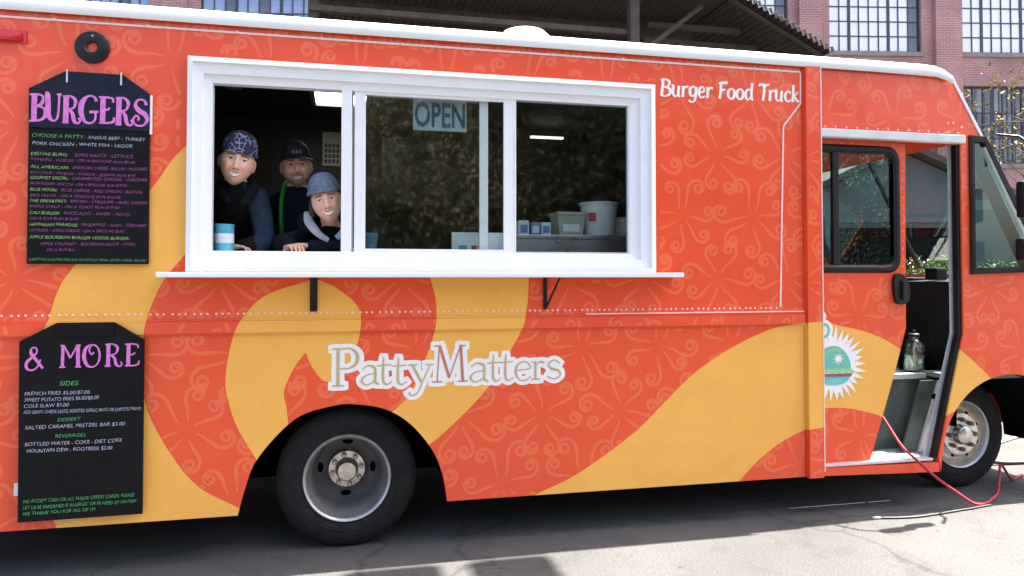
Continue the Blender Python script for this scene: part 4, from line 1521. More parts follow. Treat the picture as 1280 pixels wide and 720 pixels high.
# ------------------------------------------------------------------ things in and on the serving window
mat('sign_blue', (0.02, 0.10, 0.22), 0.4, var=0.1)
mat('sign_pale', (0.52, 0.62, 0.66), 0.4, color2=(0.40, 0.50, 0.55), vscale=10)
mat('sign_red', (0.5, 0.05, 0.05), 0.4, var=0.1)
mat('tub_white', (0.70, 0.76, 0.74), 0.4, var=0.04)
mat('tub_beige', (0.42, 0.42, 0.35), 0.45, var=0.08)
mat('box_white', (0.66, 0.72, 0.75), 0.5, var=0.06)
mat('box_blue', (0.10, 0.25, 0.38), 0.5, var=0.1)
mat('tin_blue', (0.03, 0.30, 0.45), 0.35, color2=(0.10, 0.45, 0.58), vscale=30)
mat('paper', (0.55, 0.55, 0.52), 0.7, var=0.06)
mat('ink', (0.10, 0.10, 0.11), 0.7, var=0.1)

o = thing('open_sign', 'OPEN sign hanging inside the middle serving pane', 'sign', (0.535, 0.08, 2.24))
mb = MB()
mb.box(0.387, 0.684, 0.078, 0.082, 2.240, 2.420)
mb.build('sign_card', 'sign_pale', o)
vs, fs = text_mesh('OPEN', 0.19, 0.395, 2.263, 0.0765, width=0.28, offset=0.004)
mb = MB()
mb.add(vs, fs)
mb.build('lettering', 'sign_blue', o)

o = thing('price_card', 'white folded card with small coloured logos behind the middle pane', 'card', (0.74, 0.07, 1.558))
mb = MB()
mb.box(0.60, 0.895, 0.066, 0.070, 1.559, 1.680)
mb.build('card', 'box_white', o)
mb = MB()
for k, (x, w, c_) in enumerate(((0.64, 0.045, 0), (0.71, 0.03, 1), (0.76, 0.045, 0))):
    mb.box(x, x + w, 0.0645, 0.0658, 1.585, 1.608, c_)
stuff(mb.build('print', ['box_blue', 'sign_red'], o))

# white bucket with rim, label and bail
def bucket(x, y, z, r0, r1, h, label, name='white_bucket', lab=True, cat='bucket'):
    e = thing(name, label, cat, (x, y, z))
    mb = MB()
    mb.lathe_z([(0, 0.002), (r0 - 0.006, 0), (r0, 0.006), (r1, h * 0.90), (r1 + 0.004, h * 0.905), (r1 + 0.004, h * 0.945)], 40, 0, (x, y, z))
    mb.build('tub', 'tub_white', e, smooth=40)
    mb = MB()
    mb.lathe_z([(r1 + 0.007, h * 0.946), (r1 + 0.012, h * 0.95), (r1 + 0.012, h * 0.985), (r1 + 0.004, h), (r1 - 0.01, h * 0.985), (0, h * 0.98)], 40, 0, (x, y, z))
    mb.build('lid', 'tub_white', e, smooth=40)
    if lab:
        vs, fs = [], []
        for i in range(7):
            a = -PI / 2 - 0.95 + i * 0.075
            for zz in (0.09, 0.145):
                rr = r0 + (r1 - r0) * (zz / (h * 0.9)) + 0.0015
                vs.append((x + rr * math.cos(a), y + rr * math.sin(a), z + zz))
        for i in range(6):
            fs.append((2 * i, 2 * i + 2, 2 * i + 3, 2 * i + 1))
        mb = MB()
        mb.add(vs, fs)
        mb.build('label', 'sign_red', e)
    return e


bucket(1.612, 0.50, 1.6905, 0.100, 0.118, 0.215, 'large white plastic bucket with a red label on the steel shelf')
bucket(1.815, 0.60, 1.6905, 0.060, 0.072, 0.13, 'small white tub at the right end of the steel shelf', 'white_tub', False, 'tub')
o = thing('food_container', 'square beige lidded food container beside the white bucket', 'container', (1.40, 0.50, 1.6905))
mb = MB()
vs = []
for z, s in ((0, 0.075), (0.125, 0.090)):
    vs += [(1.402 - s, 0.50 - s, 1.691 + z), (1.402 + s, 0.50 - s, 1.691 + z), (1.402 + s, 0.50 + s, 1.691 + z), (1.402 - s, 0.50 + s, 1.691 + z)]
mb.add(vs, [(0, 3, 2, 1), (4, 5, 6, 7), (0, 1, 5, 4), (1, 2, 6, 5), (2, 3, 7, 6), (3, 0, 4, 7)])
mb.build('tub', 'tub_beige', o)
mb = MB()
mb.box(1.306, 1.498, 0.404, 0.596, 1.8165, 1.838, ch=0.005)
mb.build('lid', 'tub_beige', o)
mb = MB()
mb.box(1.348, 1.456, 0.4165, 0.4205, 1.715, 1.79)
mb.build('panel', 'tub_white', o)
for k, (x, w, h, c_, lab) in enumerate(((1.10, 0.066, 0.090, 'box_white', 'leftmost of the small white boxes on the steel shelf'),
                                        (1.175, 0.060, 0.078, 'box_blue', 'small blue box between two white boxes on the steel shelf'),
                                        (1.243, 0.060, 0.080, 'box_white', 'small white box next to the beige food container'))):
    o = thing('small_box', lab, 'box', (x, 0.46, 1.6905), 'small boxes on the steel shelf')
    mb = MB()
    mb.box(x - w / 2, x + w / 2, 0.43, 0.50, 1.691, 1.691 + h, ch=0.003)
    mb.build('carton', c_, o)
    mb = MB()
    mb.box(x - w * 0.35, x + w * 0.35, 0.4275, 0.4295, 1.705, 1.70 + h * 0.6)
    mb.build('label', 'box_blue' if c_ == 'box_white' else 'box_white', o)

o = thing('blue_tin', 'pale blue printed tin in the left corner of the open window', 'tin', (-0.60, 0.12, 1.558))
mb = MB()
mb.lathe_z([(0, 0), (0.050, 0.0), (0.053, 0.004), (0.053, 0.008), (0.050, 0.012), (0.050, 0.138), (0.053, 0.142), (0.053, 0.148), (0.048, 0.150), (0.0, 0.146)], 28, 0, (-0.592, 0.13, 1.559))
mb.build('can', 'tin_blue', o, smooth=40)
mb = MB()
mb.lathe_z([(0.0506, 0.05), (0.0506, 0.10)], 28, 0, (-0.592, 0.13, 1.559))
mb.build('label', 'box_white', o, smooth=40)
o = thing('blue_cup', 'bright blue cup behind the left edge of the middle pane', 'cup', (0.16, 0.16, 1.558))
mb = MB()
mb.lathe_z([(0, 0), (0.030, 0.0), (0.038, 0.11), (0.040, 0.115), (0.036, 0.115), (0.028, 0.005)], 24, 0, (0.165, 0.16, 1.559))
mb.build('cup_body', 'tin_blue', o, smooth=40)
mb = MB()
mb.lathe_z([(0.0345, 0.05), (0.0385, 0.10)], 24, 0, (0.165, 0.16, 1.559))
mb.build('sleeve', 'box_blue', o, smooth=40)

o = thing('wall_calendar', 'white calendar sheet pinned on the back wall behind the crew', 'calendar', (-0.07, 2.095, 2.32))
mb = MB()
mb.box(-0.14, 0.0, 2.092, 2.096, 2.32, 2.59)
mb.build('sheet', 'paper', o)
mb = MB()
for i in range(4):
    for k in range(4):
        mb.box(-0.125 + i * 0.031, -0.103 + i * 0.031, 2.0895, 2.0915, 2.34 + k * 0.042, 2.37 + k * 0.042)
stuff(mb.build('print', 'ink', o))
o = thing('paper_notice', 'small pale notice on the back wall left of the calendar', 'notice', (-0.79, 2.095, 2.45))
mb = MB()
mb.box(-0.845, -0.74, 2.092, 2.096, 2.45, 2.55)
mb.build('sheet', 'paper', o)
mb = MB()
for k in range(4):
    mb.box(-0.835, -0.755, 2.0895, 2.0915, 2.462 + k * 0.02, 2.470 + k * 0.02)
stuff(mb.build('print', 'ink', o))

# ------------------------------------------------------------------ people
mat('skin_fair', (0.74, 0.40, 0.28), 0.5, color2=(0.80, 0.48, 0.36), vscale=26, spec=0.3)
mat('skin_tan', (0.70, 0.39, 0.26), 0.5, color2=(0.76, 0.46, 0.33), vscale=26, spec=0.3)
mat('lips', (0.52, 0.17, 0.15), 0.4, var=0.1)
mat('teeth', (0.88, 0.86, 0.82), 0.3, var=0.03)
mat('eye_white', (0.62, 0.60, 0.58), 0.25, var=0.03)
mat('iris', (0.03, 0.025, 0.02), 0.2, var=0.2)
mat('brow_and_nostril', (0.17, 0.095, 0.06), 0.8, var=0.3, vscale=60)
mat('stubble', (0.34, 0.19, 0.13), 0.7, color2=(0.46, 0.27, 0.19), vscale=90)
mat('hair_dark', (0.03, 0.022, 0.018), 0.7, var=0.3, vscale=50)
mat('jacket_black', (0.006, 0.006, 0.008), 0.9, spec=0.2, var=0.3, vscale=14, bump=0.5, bscale=12)
mat('slate', (0.020, 0.032, 0.055), 0.9, spec=0.2, var=0.25, vscale=20, bump=0.5, bscale=14)
mat('navy', (0.006, 0.007, 0.016), 0.9, spec=0.2, var=0.3, vscale=16, bump=0.5, bscale=14)
mat('grey_fleece', (0.34, 0.36, 0.40), 0.9, var=0.2, vscale=30)
mat('green_cloth', (0.015, 0.26, 0.03), 0.7, var=0.2, vscale=20)
mat('trousers', (0.02, 0.02, 0.025), 0.85, var=0.2)
mat('bandana', (0.016, 0.018, 0.05), 0.8, var=0.0)
m = MATS['bandana']
nt = m.node_tree
b = nt.nodes['Principled BSDF']
tc = nt.nodes.new('ShaderNodeTexCoord')
vo = nt.nodes.new('ShaderNodeTexVoronoi'); vo.inputs['Scale'].default_value = 36
vo.feature = 'DISTANCE_TO_EDGE'
nz = nt.nodes.new('ShaderNodeTexNoise'); nz.inputs['Scale'].default_value = 22
rp = nt.nodes.new('ShaderNodeValToRGB')
rp.color_ramp.elements[0].position = 0.02; rp.color_ramp.elements[0].color = (0.28, 0.27, 0.40, 1)
rp.color_ramp.elements[1].position = 0.10; rp.color_ramp.elements[1].color = (0.014, 0.016, 0.05, 1)
rp2 = nt.nodes.new('ShaderNodeValToRGB')
rp2.color_ramp.elements[0].position = 0.47; rp2.color_ramp.elements[0].color = (0, 0, 0, 1)
rp2.color_ramp.elements[1].position = 0.55; rp2.color_ramp.elements[1].color = (1, 1, 1, 1)
mx = nt.nodes.new('ShaderNodeMix'); mx.data_type = 'RGBA'
mx.inputs[7].default_value = (0.014, 0.016, 0.045, 1)
nt.links.new(tc.outputs['Object'], vo.inputs['Vector']); nt.links.new(tc.outputs['Object'], nz.inputs['Vector'])
nt.links.new(vo.outputs['Distance'], rp.inputs['Fac']); nt.links.new(nz.outputs['Fac'], rp2.inputs['Fac'])
nt.links.new(rp2.outputs['Color'], mx.inputs[0]); nt.links.new(rp.outputs['Color'], mx.inputs[6])
nt.links.new(mx.outputs[2], b.inputs['Base Color'])
mat('knit_blue', (0.075, 0.11, 0.18), 0.95, color2=(0.20, 0.25, 0.34), vscale=75, bump=1.0, bscale=110)
mat('cap_dark', (0.018, 0.016, 0.024), 0.8, var=0.2, vscale=20)
mat('cap_print', (0.16, 0.12, 0.16), 0.8, var=0.2, vscale=50)


for nm_ in ('skin_fair', 'skin_tan'):
    pb = MATS[nm_].node_tree.nodes['Principled BSDF']
    pb.inputs['Subsurface Weight'].default_value = 0.25
    pb.inputs['Subsurface Radius'].default_value = (1.0, 0.35, 0.2)
    pb.inputs['Subsurface Scale'].default_value = 0.012


def g2(a, s):
    return math.exp(-(a / s) ** 2)


def head_point(x, y, z, wide=1.0):
    ax = abs(x)
    p = [x * 0.077 * wide, (-(abs(y) ** 0.86) if y < 0 else abs(y)) * 0.093, z * 0.117]
    if z < 0:
        k = -z
        p[0] *= 1 - 0.30 * k ** 1.7
        p[2] *= 0.88
        if y > 0:
            p[1] *= 1 - 0.40 * k
    if y < 0.15:
        fr = min(1, max(0, (0.15 - y) / 0.5))
        X, Z = p[0], p[2]
        aX = abs(X)
        dy = 0
        if -0.050 < Z < 0.045:
            t = (0.040 - Z) / 0.066           # 0 at the bridge, 1 at the tip
            if t < 1:
                amp = 0.007 + 0.027 * max(0, t) ** 1.3
                wd = 0.0085 + 0.006 * max(0, t)
            else:
                amp = 0.034 * max(0, 1 - (t - 1) * 4.2)
                wd = 0.0155
            dy -= amp * g2(X, wd)
        dy += 0.0090 * g2(aX - 0.031, 0.015) * g2(Z - 0.014, 0.012)
        dy -= 0.0055 * g2(Z - 0.034, 0.009) * g2(aX - 0.022, 0.03)
        dy -= 0.0050 * g2(X, 0.026) * g2(Z + 0.044, 0.006)
        dy -= 0.0050 * g2(X, 0.022) * g2(Z + 0.068, 0.007)
        dy += 0.0040 * g2(X, 0.030) * g2(Z + 0.056, 0.004)
        dy -= 0.0090 * g2(aX - 0.041, 0.017) * g2(Z + 0.022, 0.018)
        dy += 0.0050 * g2(aX - 0.030 - 0.25 * max(0, -0.035 - Z), 0.005) * g2(Z + 0.044, 0.016)
        dy -= 0.0080 * g2(X, 0.022) * g2(Z + 0.088, 0.013)
        p[1] += dy * fr
    return p


def head_mesh(mb, M, wide, beard, base, smile=1.0, nu=150, nv=116):
    """adds a head to mb; material slots start at base: skin, lips, teeth, eye white, iris, brow, stubble"""
    vs, loc = [], []
    for j in range(nv + 1):
        ph = PI * j / nv
        for i in range(nu):
            th = 2 * PI * i / nu
            q = head_point(math.sin(ph) * math.sin(th), -math.sin(ph) * math.cos(th), math.cos(ph), wide)
            loc.append(q)
            vs.append(M @ Vector(q))
    b0 = len(mb.v)
    mb.v += [tuple(v) for v in vs]
    for j in range(nv):
        for i in range(nu):
            i2 = (i + 1) % nu
            f = (j * nu + i, (j + 1) * nu + i, (j + 1) * nu + i2, j * nu + i2)
            X = sum(loc[k][0] for k in f) / 4
            Y = sum(loc[k][1] for k in f) / 4
            Z = sum(loc[k][2] for k in f) / 4
            aX = abs(X)
            mi = 0
            if Y < -0.02:
                ex, ez = (aX - 0.031) / 0.0140, (Z - 0.0145 + 0.10 * abs(aX - 0.031)) / 0.0038
                if ex * ex + ez * ez < 1:
                    mi = 4 if math.hypot(aX - 0.031, Z - 0.0145) < 0.0062 else 3
                elif 0.012 < aX < 0.049 and abs(Z - (0.0325 - 0.16 * max(0, aX - 0.034))) < 0.0040:
                    mi = 5
                elif ex * ex * 0.75 + ((Z - 0.0180) / 0.0024) ** 2 < 0.9 and ez > 0:
                    mi = 5
                u = X / (0.033 * (0.8 + 0.25 * smile))
                if abs(u) < 1.12:
                    zc = -0.0555 + 0.017 * smile * u * u
                    up, dn = 0.0040 * (1 - u * u), 0.0090 * smile * (1 - u * u)
                    if abs(u) < 0.95 and zc - dn < Z < zc + up:
                        mi = 2
                    elif zc - dn - 0.006 * max(0, 1.1 - u * u) < Z < zc + up + 0.0042 * max(0, 1.1 - u * u):
                        mi = 1
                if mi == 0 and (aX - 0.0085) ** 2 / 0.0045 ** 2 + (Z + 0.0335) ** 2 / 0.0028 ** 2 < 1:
                    mi = 5  # nostril shade painted as dark spots, sharing the brow colour
                if beard and mi == 0:
                    if (Z < -0.052 and Y < 0.02 and aX < 0.05) or (-0.056 < Z < -0.034 and aX < 0.034 and Z < -0.036):
                        mi = 6
            mb.f.append(tuple(b0 + k for k in f))
            mb.m.append(base + mi)
    # ears
    for s in (-1, 1):
        ring_ = []
        e = MB()
        for j in range(9):
            ph = PI * j / 8
            for i in range(12):
                th = 2 * PI * i / 12
                e.v.append((s * (0.076 * wide + 0.010 * math.sin(ph) * math.cos(th)), 0.012 + 0.019 * math.sin(ph) * math.sin(th) + 0.004, 0.002 + 0.031 * math.cos(ph)))
        for j in range(8):
            for i in range(12):
                i2 = (i + 1) % 12
                e.f.append((j * 12 + i, (j + 1) * 12 + i, (j + 1) * 12 + i2, j * 12 + i2))
        mb.add([M @ Vector(v) for v in e.v], e.f, base)


def headwear(name, M, wide, zfun, thick, mt, parent, puff=0.0, rim=0.0, nu=96, nv=60, pz=1.0):
    """close-fitting hat grown from the skull above zfun(y)"""
    mb = MB()
    keep = {}
    grid = []
    for j in range(nv + 1):
        ph = PI * 0.62 * j / nv
        row = []
        for i in range(nu):
            th = 2 * PI * i / nu
            x, y, z = math.sin(ph) * math.sin(th), -math.sin(ph) * math.cos(th), math.cos(ph)
            q = head_point(x, y, z, wide)
            lim = zfun(q[1], q[0])
            if q[2] < lim:
                # clamp to the hem
                k = lim / 0.117
                r_ = math.sqrt(max(0.0001, 1 - k * k))
                h = math.hypot(x, y) or 1
                q = head_point(x / h * r_, y / h * r_, k, wide)
                q[2] = lim
            t = max(0, (q[2] - lim)) / 0.1
            g_ = thick + puff * min(1, t * 1.6) + (rim if t < 0.16 else 0)
            nrm = Vector((q[0] / 0.077, q[1] / 0.093, q[2] / 0.117 * pz)).normalized()
            wr = 0.0018 * noise.noise(Vector((q[0] * 40, q[1] * 40, q[2] * 60)))
            row.append(M @ (Vector(q) + nrm * (g_ + wr)))
        grid.append(row)
    vs = [tuple(v) for r_ in grid for v in r_]
    fs = []
    for j in range(nv):
        for i in range(nu):
            i2 = (i + 1) % nu
            a, b_, c_, d = grid[j][i], grid[j + 1][i], grid[j + 1][i2], grid[j][i2]
            if (a - b_).length < 1e-5 and (c_ - d).length < 1e-5:
                continue
            fs.append((j * nu + i, (j + 1) * nu + i, (j + 1) * nu + i2, j * nu + i2))
    mb.add(vs, fs)
    # inner turned hem
    return mb.build(name, mt, parent, smooth=60)


def body_mesh(tubes, voxel=0.013):
    """one continuous skin over tapered limbs: tubes are lists of (x, y, z, rx, ry)"""
    mb = MB()
    for tb in tubes:
        pts = [Vector(p[:3]) for p in tb]
        rad = [(p[3], p[4] if len(p) > 4 else p[3]) for p in tb]
        d0 = (pts[0] - pts[1]).normalized()
        d1 = (pts[-1] - pts[-2]).normalized()
        P = [pts[0] + d0 * min(rad[0]) * 0.6] + pts + [pts[-1] + d1 * min(rad[-1]) * 0.6]
        Rr = [tuple(r * 0.55 for r in rad[0])] + rad + [tuple(r * 0.55 for r in rad[-1])]
        PR = crom([(p.x, p.y, p.z, r[0], r[1]) for p, r in zip(P, Rr)], 4)
        mb.tube([q[:3] for q in PR], [(max(0.003, q[3]), max(0.003, q[4])) for q in PR], 18)
    me = bpy.data.meshes.new('tmp')
    me.from_pydata(mb.v, [], mb.f)
    ob = bpy.data.objects.new('tmp', me)
    C.objects.link(ob)
    bm = bmesh.new()
    bm.from_mesh(me)
    bmesh.ops.recalc_face_normals(bm, faces=bm.faces)
    bm.to_mesh(me)
    bm.free()
    r = ob.modifiers.new('r', 'REMESH')
    r.mode = 'VOXEL'
    r.voxel_size = voxel
    s = ob.modifiers.new('s', 'SMOOTH')
    s.factor = 0.5
    s.iterations = 4
    dg = bpy.context.evaluated_depsgraph_get()
    res = bpy.data.meshes.new_from_object(ob.evaluated_get(dg))
    vs = [v.co.copy() for v in res.vertices]
    fs = [tuple(p.vertices) for p in res.polygons]
    bpy.data.objects.remove(ob)
    bpy.data.meshes.remove(me)
    bpy.data.meshes.remove(res)
    return vs, fs


def hand(mb, M, mi, curl=0.9, sc=1.0):
    """right hand, palm down, fingers along -Y, thumb on the -X side"""
    t = MB()
    t.tube([(0, 0.045, 0), (0, 0.02, 0), (-0.002, -0.02, 0.002), (-0.002, -0.042, 0.002)], [(0.026, 0.020), (0.035, 0.017), (0.041, 0.015), (0.036, 0.011)], 14)
    for x, L, r in ((-0.031, 0.070, 0.0088), (-0.010, 0.079, 0.0092), (0.011, 0.073, 0.0088), (0.030, 0.058, 0.0078)):
        a = 0.12
        p = Vector((x, -0.034, 0.003))
        pts, rr = [p.copy()], [r]
        for k, fr in enumerate((0.45, 0.30, 0.25)):
            p = p + Vector((x * 0.10, -math.cos(a), -math.sin(a))) * (L * fr)
            pts.append(p.copy())
            rr.append(r * (0.95 - 0.12 * k))
            a += curl * 0.62
        PR = crom([(q.x, q.y, q.z, w) for q, w in zip(pts, rr)], 4)
        PR.append((*(Vector(PR[-1][:3]) + (Vector(PR[-1][:3]) - Vector(PR[-2][:3])).normalized() * r * 0.5), r * 0.4))
        t.tube([q[:3] for q in PR], [q[3] for q in PR], 10)
    th = crom([(-0.028, 0.018, -0.002, 0.014), (-0.048, -0.008, -0.008, 0.012), (-0.052, -0.036, -0.013, 0.0105), (-0.046, -0.058, -0.016, 0.009), (-0.043, -0.066, -0.017, 0.004)], 4)
    t.tube([q[:3] for q in th], [q[3] for q in th], 10)
    mb.add([M @ (Vector(v) * sc) for v in t.v], t.f, mi)


SKIN7 = ['lips', 'teeth', 'eye_white', 'iris', 'brow_and_nostril', 'stubble']


def person(label, base, head_c, yaw, pitch, roll, hs, wide, beard, skin, tubes, body_mats, classify, hands=(), smile=1.0, lift=0.0, fwd=0.0):
    """one body mesh: clothed trunk and limbs, neck, head and hands"""
    e = thing('person', label, 'person', base)
    mb = MB()
    # shoulders and chest drawn up towards the chin, hips and hands where they are
    tubes = [[(p[0], p[1] - fwd * min(1, max(0, (p[2] - 1.62) / 0.16)), p[2] + lift * min(1, max(0, (p[2] - 1.60) / 0.2)), *p[3:]) for p in tb] for tb in tubes]
    vs, fs = body_mesh(tubes)
    b0 = len(mb.v)
    mb.v += [tuple(v) for v in vs]
    for f in fs:
        c_ = sum((vs[k] for k in f), Vector()) / len(f)
        mb.f.append(tuple(b0 + k for k in f))
        mb.m.append(classify(c_))
    nb = len(body_mats)
    M = Matrix.Translation(head_c) @ Matrix.Rotation(yaw, 4, 'Z') @ Matrix.Rotation(roll, 4, 'Y') @ Matrix.Rotation(pitch, 4, 'X') @ Matrix.Scale(hs, 4)
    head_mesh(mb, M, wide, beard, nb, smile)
    for hm, sc in hands:
        hand(mb, hm, nb, 0.9, sc)
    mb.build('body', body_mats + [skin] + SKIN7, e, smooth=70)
    return e, M


FL = 0.75
# --- left man: dark jacket, slate sleeve, printed skull cap
hc = Vector((-0.543, 0.22, 2.043))
tub = [
    [(-0.60, 0.78, 1.42, 0.17, 0.12), (-0.60, 0.68, 1.56, 0.175, 0.13), (-0.585, 0.54, 1.72, 0.19, 0.13), (-0.57, 0.45, 1.83, 0.16, 0.11), (-0.562, 0.41, 1.89, 0.08, 0.075)],
    [(-0.562, 0.40, 1.88, 0.056, 0.056), (-0.556, 0.34, 1.97, 0.054, 0.054), (-0.553, 0.315, 2.02, 0.05, 0.05)],
    [(-0.72, 0.46, 1.82, 0.075), (-0.78, 0.40, 1.70, 0.068), (-0.80, 0.30, 1.62, 0.06), (-0.70, 0.20, 1.60, 0.05), (-0.62, 0.22, 1.59, 0.045)],
    [(-0.46, 0.44, 1.83, 0.068), (-0.425, 0.37, 1.73, 0.062), (-0.41, 0.28, 1.63, 0.058), (-0.47, 0.22, 1.60, 0.050), (-0.52, 0.23, 1.59, 0.045)],
    [(-0.68, 0.80, 1.42, 0.10), (-0.69, 0.72, 1.12, 0.078), (-0.69, 0.84, 0.83, 0.055), (-0.69, 0.76, 0.79, 0.045)],
    [(-0.52, 0.80, 1.42, 0.10), (-0.51, 0.72, 1.12, 0.078), (-0.51, 0.84, 0.83, 0.055), (-0.51, 0.76, 0.79, 0.045)],
]


def cls1(c):
    if c.z < 1.40:
        return 2
    if c.z > 1.955 and abs(c.x + 0.552) < 0.075:
        return 3
    if c.x > -0.50 + (1.86 - c.z) * 0.25:
        return 1
    return 0


hl = Matrix.Translation((-0.585, 0.235, 1.588)) @ Matrix.Rotation(R(-70), 4, 'Z')
hr = Matrix.Translation((-0.545, 0.215, 1.592)) @ Matrix.Rotation(R(70), 4, 'Z') @ Matrix.Scale(-1, 4, (1, 0, 0))
e, M = person('smiling person in a dark printed skull cap and black jacket, leftmost in the window', (-0.6, 0.78, FL), hc, R(8), R(4), R(11), 1.13, 1.02, False,
              'skin_fair', tub, ['jacket_black', 'slate', 'trousers', 'skin_fair'], cls1, ((hl, 1.0), (hr, 1.0)), smile=1.0, lift=0.055, fwd=0.08)
headwear('skull_cap', M, 1.02, lambda y, x: 0.037 - 0.30 * max(0, y), 0.007, 'bandana', e, puff=0.034, rim=0.003, pz=1.5)
mb = MB()
for s in (-1, 1):
    col = crom([(-0.555 + s * 0.015, 0.400, 1.978, 0.032), (-0.555 + s * 0.085, 0.335, 1.953, 0.032), (-0.549 + s * 0.080, 0.262, 1.903, 0.028), (-0.549 + s * 0.035, 0.222, 1.828, 0.018)], 5)
    mb.tube([q[:3] for q in col], [(q[3], q[3] * 0.55) for q in col], 10)
build_each(mb, 'jacket_collar', 'jacket_black', e, smooth=60)

# --- middle man: goatee, dark baseball cap, dark top with a green strap
MD = Vector((0.008, -0.15, -0.022))
hc = Vector((-0.262, 0.72, 2.100)) + MD
tub = [
    [(-0.27, 1.00, 1.44, 0.17, 0.12), (-0.27, 0.94, 1.56, 0.175, 0.125), (-0.268, 0.86, 1.74, 0.19, 0.125), (-0.265, 0.81, 1.87, 0.165, 0.10), (-0.263, 0.79, 1.93, 0.08, 0.07)],
    [(-0.263, 0.79, 1.92, 0.058, 0.058), (-0.262, 0.75, 2.00, 0.055, 0.055), (-0.262, 0.735, 2.06, 0.05, 0.05)],
    [(-0.42, 0.83, 1.86, 0.075), (-0.49, 0.86, 1.70, 0.065), (-0.50, 0.80, 1.52, 0.052), (-0.46, 0.62, 1.40, 0.042)],
    [(-0.11, 0.83, 1.86, 0.075), (-0.04, 0.86, 1.70, 0.065), (-0.03, 0.82, 1.52, 0.052), (-0.06, 0.66, 1.40, 0.042)],
    [(-0.35, 1.00, 1.44, 0.10), (-0.36, 0.92, 1.12, 0.078), (-0.36, 1.03, 0.83, 0.055), (-0.36, 0.95, 0.79, 0.045)],
    [(-0.19, 1.00, 1.44, 0.10), (-0.18, 0.92, 1.12, 0.078), (-0.18, 1.03, 0.83, 0.055), (-0.18, 0.95, 0.79, 0.045)],
]
tub = [[(p[0] + MD.x, p[1] + MD.y, p[2] + (MD.z if p[2] > 1.5 else 0), *p[3:]) for p in tb] for tb in tub]


def cls2(c):
    if c.z < 1.42:
        return 1
    if c.z > 1.970 and abs(c.x + 0.254) < 0.075:
        return 2
    return 0


h1 = Matrix.Translation((-0.447, 0.43, 1.395)) @ Matrix.Rotation(R(-10), 4, 'Z')
h2 = Matrix.Translation((-0.057, 0.47, 1.395)) @ Matrix.Rotation(R(10), 4, 'Z') @ Matrix.Scale(-1, 4, (1, 0, 0))
e, M = person('bearded person in a dark peaked cap standing at the back between the other two', (-0.27, 0.98, FL), hc, R(5), R(3), R(-4), 1.11, 1.0, True, 'skin_tan', tub,
              ['navy', 'trousers', 'skin_tan'], cls2, ((h1, 1.0), (h2, 1.0)), smile=0.35, lift=0.05)
cap = headwear('peaked_cap', M, 1.02, lambda y, x: 0.044 - 0.10 * max(0, y), 0.005, 'cap_dark', e, puff=0.026, rim=0.002, pz=1.4)
mb = MB()
vs, fs = [], []
for i in range(17):
    a = -1.05 + 2.1 * i / 16
    for k, (r0, dz) in enumerate(((0.0, 0.0), (0.035, -0.002), (0.062, -0.012))):
        R0 = (0.083, 0.099)
        cut = r0 * (math.cos(a * 0.95) ** 0.8)
        vs.append(tuple(M @ Vector(((R0[0] + cut * 0.55) * math.sin(a), -(R0[1] + cut) * math.cos(a), 0.047 + dz - 0.014 * (math.sin(a) ** 2)))))
for i in range(16):
    for k in range(2):
        fs.append((i * 3 + k, (i + 1) * 3 + k, (i + 1) * 3 + k + 1, i * 3 + k + 1))
nv_ = len(vs)
vs2 = [tuple(Vector(v) + Vector((0, 0, 0.005))) for v in vs]
mb.add(vs + vs2, fs + [tuple(reversed([k + nv_ for k in f])) for f in fs] + [(i * 3 + 2, (i + 1) * 3 + 2, nv_ + (i + 1) * 3 + 2, nv_ + i * 3 + 2) for i in range(16)])
mb.build('brim', 'cap_dark', cap, smooth=50)
mb = MB()
for k, dx in enumerate((-0.022, -0.004, 0.014)):
    mb.add([tuple(M @ Vector((dx + a, -0.1075 + 0.15 * (dx + a) ** 2 / 0.08 + 0.10 * (zz - 0.07), zz))) for a, zz in ((0, 0.066), (0.012, 0.066), (0.012, 0.086), (0, 0.086))], [(0, 1, 2, 3)])
stuff(mb.build('cap_print', 'cap_print', cap))
mb = MB()
st = crom([(-0.320, 0.66, 1.985), (-0.330, 0.585, 1.94), (-0.338, 0.535, 1.84), (-0.335, 0.54, 1.72), (-0.33, 0.585, 1.60), (-0.325, 0.65, 1.50)], 5)
mb.tube(st, [(0.012, 0.034)] * len(st), 8)
mb.build('green_strap', 'green_cloth', e, smooth=60)

# --- woman: knitted beanie, navy coat with a pale hood lining, leaning on the sill
hc = Vector((-0.071, 0.165, 1.838))
tub = [
    [(0.02, 0.84, 1.36, 0.165, 0.12), (0.02, 0.72, 1.46, 0.165, 0.125), (0.00, 0.54, 1.58, 0.175, 0.12), (-0.02, 0.40, 1.66, 0.155, 0.10), (-0.045, 0.33, 1.70, 0.075, 0.07)],
    [(-0.045, 0.33, 1.695, 0.050, 0.050), (-0.06, 0.27, 1.76, 0.048, 0.048), (-0.068, 0.245, 1.81, 0.045, 0.045)],
    [(-0.15, 0.42, 1.665, 0.072), (-0.24, 0.38, 1.63, 0.066), (-0.31, 0.28, 1.615, 0.058), (-0.275, 0.20, 1.607, 0.046), (-0.262, 0.165, 1.602, 0.040)],
    [(0.12, 0.42, 1.655, 0.072), (0.17, 0.36, 1.63, 0.066), (0.15, 0.25, 1.612, 0.054), (0.02, 0.19, 1.600, 0.046), (-0.10, 0.165, 1.597, 0.042), (-0.16, 0.155, 1.595, 0.038)],
    [(-0.06, 0.86, 1.36, 0.10), (-0.07, 0.76, 1.08, 0.075), (-0.07, 0.88, 0.83, 0.052), (-0.07, 0.80, 0.79, 0.042)],
    [(0.10, 0.86, 1.36, 0.10), (0.11, 0.76, 1.08, 0.075), (0.11, 0.88, 0.83, 0.052), (0.11, 0.80, 0.79, 0.042)],
]


